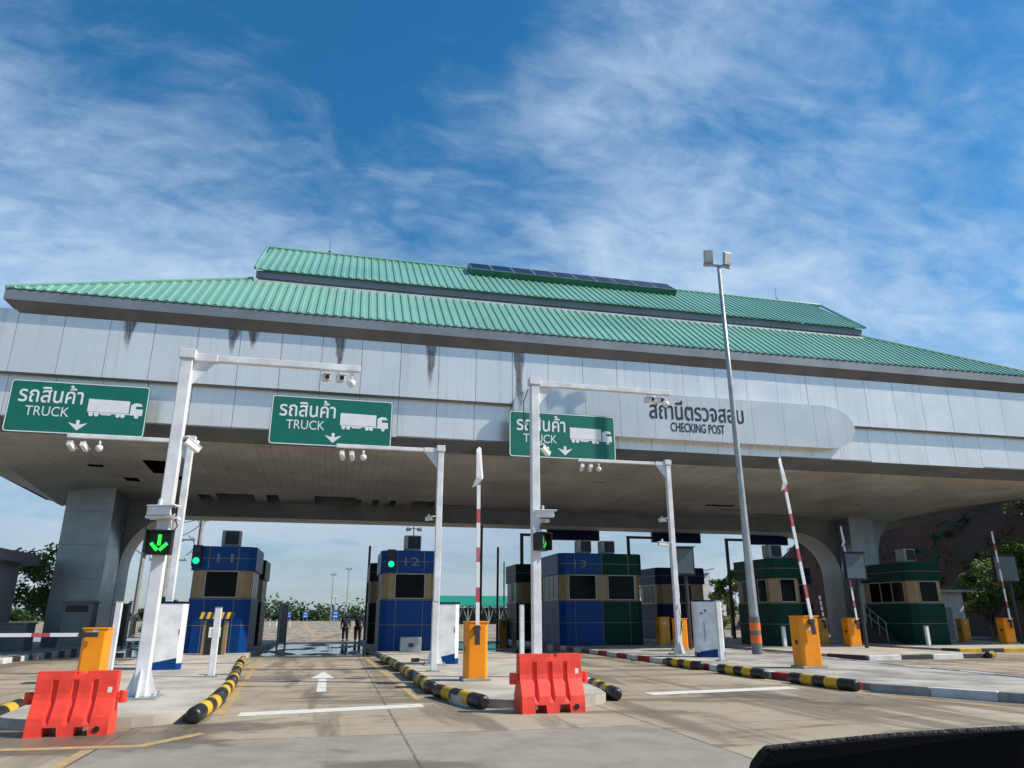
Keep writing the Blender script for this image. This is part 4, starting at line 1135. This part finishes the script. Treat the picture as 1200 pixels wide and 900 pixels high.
# ------------------------------------------------------------------ lamp post
t = thing('lamp_post', 'tall steel lamp post with two floodlights and orange bands', 'lamp post', (15.75,26.5,.0))
b = MB(); b.tube([(0,0,.1),(0,0,1.2),(-.02,0,6),(-.05,0,11),(-.08,0,16.45)], [.19,.18,.135,.105,.075], 14); b.build('pole', M['galv'], t, smooth=True)
b = MB(); b.tube([(0,0,.15),(0,0,1.5)], .20, 16); b.build('sleeve', pmat('dark_band', (.16,.165,.17), .5), t)
for z in (.55,1.0):
    b = MB(); b.tube([(0,0,z),(0,0,z+.29)], .207, 16); b.build('orange_band', M['band_orange'], t)
b = MB(); b.box(-.62,.46,-.04,.04,16.42,16.52); b.build('cross_arm', M['galv'], t)
for x, a in ((-.52,-.25),(.40,.2)):
    Mx = Matrix.Translation((x-.08,-.1,16.82)) @ Matrix.Rotation(a,4,'Z') @ Matrix.Rotation(R(8),4,'X')
    b = MB(); b.cbox((0,0,0),(.40,.14,.58),0,Mx); b.cbox((0,.09,-.05),(.30,.06,.4),0,Mx); b.cbox((0,.05,-.36),(.46,.05,.16),0,Mx)
    o = b.build('floodlight', M['galv'], t, bevel=.015)
    q = MB(); q.cbox((0,-.074,.03),(.34,.006,.46),0,Mx); q.build('lens', M['lampglass'], o)

# ------------------------------------------------------------------ lane message boards and display boards
def vms(label, x0, x1, z0, z1, px, Y):
    t = thing('message_board_gantry', label, 'message board', (px,Y,.0), 0, 'dark lane message boards behind the canopy')
    b = MB(); b.tube([(0,0,0),(0,0,z0+.35)], .11, 10); b.build('post', M['dark_steel'], t)
    b = MB(); b.box(-.1,x1-px,-.07,.07,z0+.22,z0+.38); b.build('arm', M['dark_steel'], t)
    b = MB(); b.box(x0-px,x1-px,-.32,-.08,z0,z1); o = b.build('board', M['black'], t, bevel=.01)
    b = MB(); b.box(x0-px+.06,x1-px-.06,-.326,-.32,z0+.06,z1-.06); b.build('screen', M['navy'], o)
vms('dark message board above booth 13', 12.58, 16.0, 6.05, 6.95, 11.0, 44.6)
vms('dark message board right of booth 13 behind the gantry pole', 19.6, 23.0, 6.05, 6.95, 18.05, 44.6)
vms('dark message board behind the lamp post', 26.2, 29.4, 6.05, 6.95, 25.0, 44.6)
def display(label, loc, w, h, z, poleside=.0, lean=0):
    t = thing('display_board', label, 'display board', loc, R(-8), 'unlit display boards on posts')
    b = MB(); b.tube([(poleside,.1,0),(poleside,.1,z+h/2)], .085, 10); b.build('post', M['dark_steel'], t)
    b = MB(); b.box(-w/2,w/2,-.10,.06,z-h/2,z+h/2); o = b.build('housing', M['black'], t, bevel=.012)
    b = MB(); b.box(-w/2+.06,w/2-.06,-.106,-.10,z-h/2+.07,z+h/2-.07); b.build('screen', M['screen'], o)
    b = MB(); b.box(-w/2-.03,w/2+.03,-.25,-.10,z+h/2-.02,z+h/2+.02); b.build('hood', M['black'], t)
display('unlit display board on a dark post right of booth 13', (14.7,30.2,.15), 1.05, 1.2, 3.68, .15)
display('unlit display board in front of the right pier', (23.45,30.3,.15), 1.0, 1.25, 3.6, .12)
display('unlit display board at the right edge before the trees', (34.9,33.1,.15), 1.3, 1.4, 3.8, .2)

# ------------------------------------------------------------------ left side buildings and boxes
t = thing('grey_hut', 'grey flat roofed hut at the left edge beside the pier', 'hut', (-16.1,34,.15))
b = MB(); b.box(-3.2,2.2,0,3.6,0,3.55); b.build('wall', M['concrete_wall'], t)
b = MB(); b.prism_y([(-3.5,3.55),(2.85,3.55),(2.85,4.0),(-3.5,4.30)], -.55, 4.0); b.build('roof', M['edge'], t, bevel=.02)
b = MB(); b.box(.55,1.45,-.03,.0,1.3,2.5); o = b.build('window', M['frame'], t)
b = MB(); b.box(.61,1.39,-.036,-.03,1.36,2.44); b.build('pane', M['glass'], o)
b = MB(); b.box(-1.2,.2,-.03,.0,0,2.2); b.build('door', M['dark_steel'], t)
t = thing('switch_cabinet', 'tall grey cabinet standing against the left pier', 'cabinet', (-11.45,38.7,.15))
b = MB(); b.box(-.62,.62,-.4,.4,.1,1.95); b.build('body', M['concrete_wall'], t, bevel=.015)
b = MB(); b.box(-.72,.72,-.5,.45,1.95,2.03); b.build('hood', M['edge'], t)
b = MB(); b.box(-.5,.42,-.41,-.4,1.55,1.85); b.build('vent', M['dark_steel'], t)
b = MB(); b.box(-.66,.66,-.44,.44,0,.1); b.build('plinth', M['kerb_grey'], t)
t = thing('cable_duct_box', 'low wide dark box beside the left pier cabinet', 'box', (-13.6,36.2,.15))
b = MB(); b.box(-1.1,1.1,-.5,.5,0,1.05); b.build('body', M['edge'], t, bevel=.02); b = MB(); b.box(-1.15,1.15,-.55,.55,1.05,1.12); b.build('lid', M['edge'], t)
t = thing('junction_cabinet', 'dark narrow cabinet on the kerb under the left arch', 'cabinet', (-10.0,40.0,.15))
b = MB(); b.box(-.3,.3,-.3,.3,0,1.9); b.build('body', M['dark_steel'], t, bevel=.015); b = MB(); b.box(-.33,.33,-.33,.33,1.9,1.95); b.build('lid', M['dark_steel'], t)
b = MB(); b.box(-.24,.24,-.31,-.3,.2,1.8); b.build('door', M['black'], t)

# utility poles and wires seen through the left arch
def upole(label, loc, h, arms):
    t = thing('utility_pole', label, 'utility pole', loc, 0, 'utility poles beyond the left arch')
    b = MB(); b.tube([(0,0,0),(0,0,h)], [.2,.13], 8); b.build('mast', M['wood'], t)
    for z, w in arms:
        b = MB(); b.box(-w/2,w/2,-.06,.06,z-.06,z+.06); b.tube([(-w*.3,0,z-.02),(0,-.02,z-.6)], .025, 5); b.tube([(w*.3,0,z-.02),(0,-.02,z-.6)], .025, 5)
        o = b.build('crossarm', M['galv'], t)
        for k in (-1,-.4,.4,1):
            q = MB(); q.tube([(k*w*.46,0,z+.06),(k*w*.46,0,z+.14),(k*w*.46,0,z+.26),(k*w*.46,0,z+.32)], [.05,.085,.05,.02], 8); q.build('insulator', M['flash'], o)
    return t
u1 = upole('utility pole with a small transformer behind the left arch', (-13.1,55.5,0), 8.4, ((7.6,1.8),(6.9,1.4)))
b = MB(); b.tube([(.35,0,5.6),(.35,0,6.5)], .26, 12); b.box(.1,.2,-.1,.1,5.8,6.3); b.build('transformer', M['galv'], u1)
u2 = upole('utility pole with wide cross arms between the gantry and booth 11', (-11.5,55.5,0), 9.6, ((8.3,3.2),(6.6,3.2),(5.2,2.4)))
u3 = upole('thin mast of the wire frame beside booth 11', (-9.6,55.5,0), 9.2, ((8.0,1.0),))
for i, (p, q, s) in enumerate([((-14.9,55.5,7.9),(-13.0,55.5,8.6),.35),((-13.6,55.5,7.9),(-12.2,55.5,8.6),.3),((-13.0,55.5,8.6),(-9.8,55.5,8.1),.9),((-12.2,55.5,6.9),(-9.3,55.5,8.1),1.0),((-14.7,55.5,7.2),(-12.9,55.5,5.5),.6),((-10.1,55.5,8.6),(-9.3,55.5,8.3),.5),((-10.4,55.5,6.9),(-10.4,55.5,5.5),.0),((-12.6,55.5,6.9),(-12.4,55.5,5.5),.0)]):
    pts = []
    for k in range(9):
        u = k/8; v = Vector(p).lerp(Vector(q),u); v.z -= s*4*u*(1-u)*.6; v.x += (.5*math.sin(u*math.pi) if s == 0 else 0); pts.append(v)
    o = MB().tube(pts, .028, 5).build('overhead_wire', M['black']); tag(o, 'thin black wire sagging between the poles of the left arch', 'wire', 'wires between the utility poles')

# white shed on the right
t = thing('white_shed', 'small white shed with a thin green roof beside the rightmost booth', 'shed', (41.3,43.5,.0), R(-4))
b = MB(); b.box(-2.8,.5,0,3.6,0,3.1); b.build('wall', M['white'], t); b = MB(); b.box(-3.1,1.05,-.7,4,3.1,3.28); b.build('roof', M['metal_roof'], t); b = MB(); b.box(-3.1,1.05,-.72,-.702,3.06,3.2); b.build('roof_edge', M['flash'], t)
b = MB(); b.box(-1.5,-.5,-.03,0,0,2.1); b.build('door', M['alu'], t)

# ------------------------------------------------------------------ far things
t = thing('green_roofed_hall', 'far open hall with a green roof and lattice columns', 'hall', (29,145,0))
b = MB(); b.prism_x([(-5,3.3),(5,3.3),(0,5.2)], -11, 14); b.build('roof', M['metal_roof'], t)
for i in range(13):
    x = -10.8+i*2.0
    b = MB(); b.tube([(x,-4.6,0),(x,-4.6,3.3)], .1, 6); b.tube([(x,-4.6,.2),(x+1,-4.6,3.2)], .07, 5); b.tube([(x+2,-4.6,.2),(x+1,-4.6,3.2)], .07, 5); b.build('column', M['alu'], t)
b = MB(); b.box(-11,14,4,4.3,0,3); b.build('rear_wall', M['edge'], t)
t = thing('warehouse', 'pale grey gabled warehouse behind booth 13', 'warehouse', (39.5,84,0))
b = MB(); b.prism_y([(-9,0),(5,0),(5,6.6),(-9,3.6)], 0, 16); b.build('wall', M['white'], t); b = MB(); b.prism_y([(-9.6,3.7),(5.3,6.9),(5.3,7.15),(-9.6,3.95)], -.6, 16.5); b.build('roof', M['warehouse'], t)
b = MB(); b.box(-7.5,-2,-.05,0,0,2.7); b.build('door', M['dark_steel'], t); b = MB(); b.box(-1.5,4,-.05,0,1.2,2.6); b.build('window', M['glass'], t)
for x, y, lab in ((-10.4,182,'far blue road sign nearest the left booths'),(-6.6,182,'middle one of the three far blue road signs'),(.1,150,'far blue road sign nearest the standing person')):
    t = thing('road_sign', lab, 'road sign', (x,y,0), 0, 'far blue road signs')
    b = MB(); b.box(-.62,.62,-.05,.05,1.0,2.5); o = b.build('panel', M['blue_sign'], t)
    b = MB(); b.box(-.4,.4,-.06,-.05,1.3,1.5); b.box(-.3,.3,-.06,-.05,1.9,2.1); b.build('print', M['white_clean'], o)
    for k in (-.4,.4): b = MB(); b.tube([(k,.1,0),(k,.1,2.3)], .06, 6); b.build('post', M['galv'], t)
for x, y, h, lab in ((.4,152,5.0,'far lamp mast with a bright head above the plaza'),(-.3,152,9.2,'thin far lamp mast beside the leftmost one'),(2.6,150,10.2,'tallest thin far lamp mast near booth 12')):
    t = thing('far_lamp_mast', lab, 'lamp mast', (x-.5,y,0), 0, 'far lamp masts')
    b = MB(); b.tube([(0,0,0),(0,0,h)], [.12,.07], 6); b.build('pole', M['galv'], t)
    b = MB(); b.cbox((-.35,0,h+.1),(.5,.3,.3)); b.cbox((.35,0,h+.1),(.5,.3,.3)); b.box(-.5,.5,-.05,.05,h-.1,h); b.build('lamp_head', M['white_clean'] if h < 6 else M['galv'], t)
fb = None
for i in range(16):
    t = thing('fence_post', 'short white post in the far row along the plaza', 'post', (-20.5+i*.95,118-i*.2,0), 0, 'short white posts along the far plaza')
    b = MB(); b.tube([(0,0,0),(0,0,.95)], .07, 6); b.build('shaft', M['white'], t)
    b = MB(); b.tube([(0,0,.7),(0,0,.82)], .075, 6); b.build('band', M['red_paint'], t)
for x, y, h, lab in ((1.78,46,5.6,'dark thin pole beside the rear of booth 12'),(7.56,40,6.3,'thin dark pole behind the raised arm of the middle gate'),(9.55,45,5.6,'thin dark pole beside the far orange gate')):
    t = thing('thin_pole', lab, 'pole', (x,y,.0), 0, 'thin dark poles behind the booths')
    b = MB(); b.tube([(0,0,0),(.03,0,h)], .07, 8); b.build('shaft', M['dark_steel'], t); b = MB(); b.cbox((0,0,.03),(.3,.3,.06)); b.build('foot', M['dark_steel'], t)
# open metal gate leaf beside the rear of booth 11
t = thing('metal_gate_leaf', 'open dark metal gate leaf beside the rear of booth 11', 'gate', (-2.75,41,.0), R(75))
b = MB(); b.box(-.05,1.1,-.03,.03,.2,2.1); b.build('panel', M['dark_steel'], t)
b = MB()
for x in (-.08,1.13): b.box(x-.04,x+.04,-.04,.04,0,2.25)
b.box(-.1,1.15,-.04,.04,2.1,2.18); b.build('frame', M['galv'], t)
b = MB(); b.box(.95,1.05,-.07,.07,1.0,1.06); b.build('handle', M['alu'], t)

# ------------------------------------------------------------------ people
def skin_mesh(name, verts, edges, radii, mat, parent, sub=2):
    me = bpy.data.meshes.new(name); me.from_pydata(verts, edges, []); me.materials.append(mat)
    o = bpy.data.objects.new(name, me); COL.objects.link(o); o.parent = parent
    s = o.modifiers.new('skin','SKIN'); s.use_smooth_shade = True
    for i, r_ in enumerate(radii):
        d = me.skin_vertices[0].data[i]; d.radius = r_ if isinstance(r_, tuple) else (r_,r_); d.use_root = (i == 0)
    su = o.modifiers.new('sub','SUBSURF'); su.levels = sub; su.render_levels = sub
    return o
def person(label, loc, rz, arm_out=False, h=1.0):
    t = thing('person', label, 'person', loc, rz)
    V = []; E = []; Rr = []
    def add(p, r_, par=None):
        V.append(tuple(h*c for c in p)); Rr.append(tuple(h*c for c in r_) if isinstance(r_, tuple) else r_*h); i = len(V)-1
        if par is not None: E.append((par,i))
        return i
    pel = add((0,0,.95), (.115,.085)); wst = add((0,0,1.10), (.135,.10), pel); chs = add((0,0,1.30), (.165,.115), wst); shc = add((0,.01,1.42), (.10,.08), chs)
    nk = add((0,.0,1.50), .055, shc); hd0 = add((0,-.015,1.56), (.068,.078), nk); hd1 = add((0,-.02,1.64), (.078,.095), hd0); add((0,-.01,1.725), (.055,.065), hd1)
    add((0,-.125,1.62), .014, hd1)
    for s in (-1,1): add((s*.088,.0,1.62), .016, hd1)
    arms = {}
    for s in (-1,1):
        sh = add((s*.19,.01,1.40), .06, chs)
        if arm_out and s == -1: pts = [((-.45,-.03,1.39),.045),((-.70,-.05,1.36),.034),((-.79,-.05,1.35),.036)]; hand = (-1,0,-.05)
        else: pts = [((s*.25,.01,1.12),.044),((s*.27,-.05,.88),.033),((s*.275,-.06,.80),.036)]; hand = (0,-.1,-1)
        pi = sh
        for p, r_ in pts: pi = add(p, r_, pi)
        hv = Vector(hand).normalized(); base = Vector(pts[-1][0]); side = Vector((0,1,0)) if abs(hv.z) > .5 else Vector((0,0,1))
        for k, ln in enumerate((.085,.095,.09,.07)):
            q = base + side*(.028*(1.5-k)) + hv*.03; a = add(tuple(q), .010, pi); add(tuple(q+hv*ln*.55), .009, a); add(tuple(q+hv*ln+Vector((0,-.012,0))), .008, len(V)-1)
        q = base + side*.045; a = add(tuple(q), .011, pi); add(tuple(q+side*.03+hv*.04), .009, a)
    for s in (-1,1):
        hp_ = add((s*.09,0,.84), .070, pel); kn = add((s*.105,-.02,.50), .058, hp_); an = add((s*.11,.01,.09), .04, kn); add((s*.115,-.14,.035), .038, an)
    skin_mesh('body', V, E, Rr, M['skin'], t)
    # clothing
    cv = [(0,0,.90),(0,0,1.10),(0,0,1.30),(0,.01,1.43)]; cr = [(.205,.165),(.17,.13),(.185,.132),(.11,.09)]; ce = [(0,1),(1,2),(2,3)]
    for s in (-1,1):
        if arm_out and s == -1: aps = [((-.19,.01,1.40),.075),((-.45,-.03,1.39),.06),((-.68,-.05,1.36),.048)]
        else: aps = [((s*.19,.01,1.40),.075),((s*.25,.01,1.12),.06),((s*.27,-.045,.91),.048)]
        pi = 2
        for p, r_ in aps: cv.append(p); cr.append((r_,r_)); ce.append((pi,len(cv)-1)); pi = len(cv)-1
    skin_mesh('shirt', [tuple(h*c for c in p) for p in cv], ce, [tuple(h*c for c in r_) for r_ in cr], M['cloth_dark'], t)
    cv = [(0,0,.97)]; cr = [(.20,.16)]; ce = []
    for s in (-1,1):
        pi = 0
        for p, r_ in (((s*.10,0,.82),.125),((s*.105,-.02,.50),.092),((s*.11,.01,.10),.075)):
            cv.append(p); cr.append((r_,r_)); ce.append((pi,len(cv)-1)); pi = len(cv)-1
    skin_mesh('trousers', [tuple(h*c for c in p) for p in cv], ce, [tuple(h*c for c in r_) for r_ in cr], M['cloth_navy'], t)
    hb = MB(); n_ = 10
    rings = [(1.62,.088,.02),(1.68,.094,.005),(1.735,.078,0),(1.765,.04,0)]
    hb.tube([(0,.012+dy,z*h) for z,_,dy in rings], [r_*h for _,r_,_ in rings], 12); hb.build('hair', M['hair'], t, smooth=True)
    for s in (-1,1):
        sb = MB(); sb.tube([(s*.11,.06,.045),(s*.112,-.05,.05),(s*.115,-.16,.04),(s*.115,-.20,.035)], [.04,.05,.047,.02], 8); sb.build('shoe', M['black'], t, smooth=True)
    return t
person('person in dark clothes standing on the lane under the canopy', (.72,50.3,0), R(10), False, .97).scale = (1.12,1.2,1)
person('person in dark clothes beside booth 12 with one arm stretched out', (1.45,48.3,0), R(-8), True, 1.06).scale = (1.12,1.2,1)

# ------------------------------------------------------------------ car dashboard edge at the lower right
t = thing('car_dashboard', 'black car dashboard edge filling the lower right corner', 'dashboard')
A, Bq, Cq = Vector((.59,.996,1.373)), Vector((.936,.907,1.400)), Vector((1.02,.885,1.396))
mid = (A+Bq)/2 + Vector((0,0,.0035))
bot = [Vector((.985,.915,1.372)), Vector((.905,.935,1.30)), Vector((.86,.945,1.20)), Vector((.53,1.03,1.20)), Vector((.578,1.0,1.352))]
ring = [A+Vector((0,0,-.006)), A+Vector((.008,-.002,0)), mid, Bq, Cq] + bot
nrm = Vector((.25,.968,0))*.035
db = MB(); n_ = len(ring)
db.add([tuple(p) for p in ring]+[tuple(p+nrm) for p in ring], [tuple(range(n_)), tuple(range(2*n_-1,n_-1,-1))] + [(i,(i+1)%n_+0 if i+1 < n_ else 0,((i+1)%n_)+n_,i+n_) for i in range(n_)])
db.build('panel', M['dash'], t)
de = MB(); top = [A+Vector((.004,0,.001)), A+(mid-A)*.5+Vector((0,0,.0012)), mid+Vector((0,0,.001)), mid+(Bq-mid)*.5+Vector((0,0,.0014)), Bq+Vector((0,0,.001)), Cq+Vector((0,0,.001))]
top = [p + nrm*.35 for p in top]; fine = []
for p, q in zip(top[:-1], top[1:]):
    for k in range(24): fine.append(p.lerp(q, k/24))
er = random.Random(9)
de.tube(fine, [.0034+er.uniform(-.0002,.0002) for _ in fine], 7); de.build('stitched_edge', M['dash_edge'], t)
dt = MB(); dt.box(-.25,1.35,.70,1.15,1.10,1.21); dt.build('dash_top', M['dash'], t, bevel=.03)

# ------------------------------------------------------------------ camera, sun, sky
CAM_H, HEAD, PITCH, FPX = 1.55, R(13.1), R(17.7), 850.0
fw_ = Vector((math.sin(HEAD)*math.cos(PITCH), math.cos(HEAD)*math.cos(PITCH), math.sin(PITCH)))
rt_ = Vector((math.cos(HEAD), -math.sin(HEAD), 0)); up_ = rt_.cross(fw_)
cam = bpy.data.cameras.new('camera'); co = bpy.data.objects.new('camera', cam); COL.objects.link(co)
cam.sensor_width = 36; cam.sensor_fit = 'HORIZONTAL'; cam.lens = FPX/1200*36; cam.clip_start = .05; cam.clip_end = 6000
co.location = (0,0,CAM_H); co.rotation_euler = (R(90)+PITCH, 0, -HEAD); scene.camera = co

EL_, AZ_ = R(42), R(-19)
S = Vector((math.cos(AZ_)*math.cos(EL_), math.sin(AZ_)*math.cos(EL_), math.sin(EL_)))
sl_ = bpy.data.lights.new('sun','SUN'); sl_.energy = 5.0; sl_.angle = R(.53); sl_.color = (1,.93,.82)
so = bpy.data.objects.new('sun', sl_); COL.objects.link(so); so.rotation_euler = S.to_track_quat('Z','Y').to_euler(); so.location = (40,-10,60)

w = bpy.data.worlds.new('World'); scene.world = w; w.use_nodes = True
nt = w.node_tree; k = N(nt); bg = nt.nodes['Background']
sky = k.n('ShaderNodeTexSky', sky_type='NISHITA'); sky.sun_disc = False; sky.sun_elevation = EL_; sky.sun_rotation = R(108)
sky.altitude = 100; sky.air_density = 1.0; sky.dust_density = .4; sky.ozone_density = 3.0
hs = k.n('ShaderNodeHueSaturation'); hs.inputs['Hue'].default_value = .492; hs.inputs['Saturation'].default_value = 1.4; hs.inputs['Value'].default_value = 1.3; k.l(sky.outputs[0], hs.inputs['Color'])
d = k.n('ShaderNodeTexCoord').outputs['Generated']; x, y, z = k.sep(d)
zz = k.math('ADD', k.math('MAXIMUM', z, 0.0), .32)
cv = k.n('ShaderNodeCombineXYZ'); k.l(k.math('DIVIDE', x, zz), cv.inputs[0]); k.l(k.math('DIVIDE', y, zz), cv.inputs[1]); P = cv.outputs[0]
big = k.noise(k.mapping(P, loc=(3.7,1.2,0), rot=(0,0,R(25)), sc=(1.1,1.3,1)), 1.3, 4, .5, .3)
med = k.noise(k.mapping(P, loc=(1.1,4.2,0), rot=(0,0,R(48)), sc=(1.0,1.5,1)), 4.6, 12, .66, .5)
rip = k.noise(k.mapping(P, loc=(5.1,.2,0), rot=(0,0,R(-22)), sc=(1.0,1.7,1)), 12.0, 5, .55, .8)
cov = k.math('ADD', k.math('MULTIPLY', big, .55), k.math('MULTIPLY', med, .46))
cov = k.math('ADD', cov, k.math('MULTIPLY', rip, .24))
cov = k.math('ADD', cov, k.ramp(z, .12, .72, .15, -.06))
dn_ = k.n('ShaderNodeVectorMath', operation='NORMALIZE'); k.l(d, dn_.inputs[0])
for (sx_, sy_), lo_, am_ in (((380,40),.90,-.08),((1010,230),.88,.13),((110,270),.90,.15),((600,300),.93,.07),((1150,30),.95,-.04)):
    v_ = (fw_ + rt_*((sx_-600)/FPX) + up_*((450-sy_)/FPX)).normalized()      # direction of a large clear or cloudy patch of the sky
    dt_ = k.n('ShaderNodeVectorMath', operation='DOT_PRODUCT'); k.l(dn_.outputs[0], dt_.inputs[0]); dt_.inputs[1].default_value = v_
    cov = k.math('ADD', cov, k.ramp(dt_.outputs['Value'], lo_, 1.0, 0, am_))
mask = k.ramp(cov, .52, 1.05, .03, .90)
ccol = k.mix(k.ramp(z, .0, .35), (4.9,5.8,6.8), (5.6,7.0,8.6))
low = k.noise(k.mapping(dn_.outputs[0], loc=(2.2,0,0), sc=(1,1,4.5)), 3.4, 8, .6, .3)
mask = k.math('MAXIMUM', mask, k.math('MULTIPLY', k.ramp(low, .38, .60, 0, .9), k.ramp(z, .10, .30, 1, 0)))
lowgrey = k.ramp(k.noise(k.mapping(P, sc=(.25,.5,1)), 1.2, 5), .4, .65, 0, .5)
ccol = k.mix(k.math('MULTIPLY', lowgrey, k.ramp(z, .05, .3, 1, 0)), ccol, (2.7,3.6,4.7))
blue = k.mix(k.ramp(z, .0, .38), (.50,.56,.62), (1,1,1)); base_ = k.mix(1.0, hs.outputs[0], blue, 'MULTIPLY')
fin = k.mix(mask, base_, ccol)
k.l(fin, bg.inputs['Color']); bg.inputs['Strength'].default_value = .10

scene.view_settings.view_transform = 'Standard'; scene.view_settings.look = 'None'
scene.view_settings.exposure = .15; scene.view_settings.gamma = 1
scene.render.engine = 'CYCLES'; scene.cycles.use_denoising = True
scene.cycles.max_bounces = 8; scene.cycles.diffuse_bounces = 4
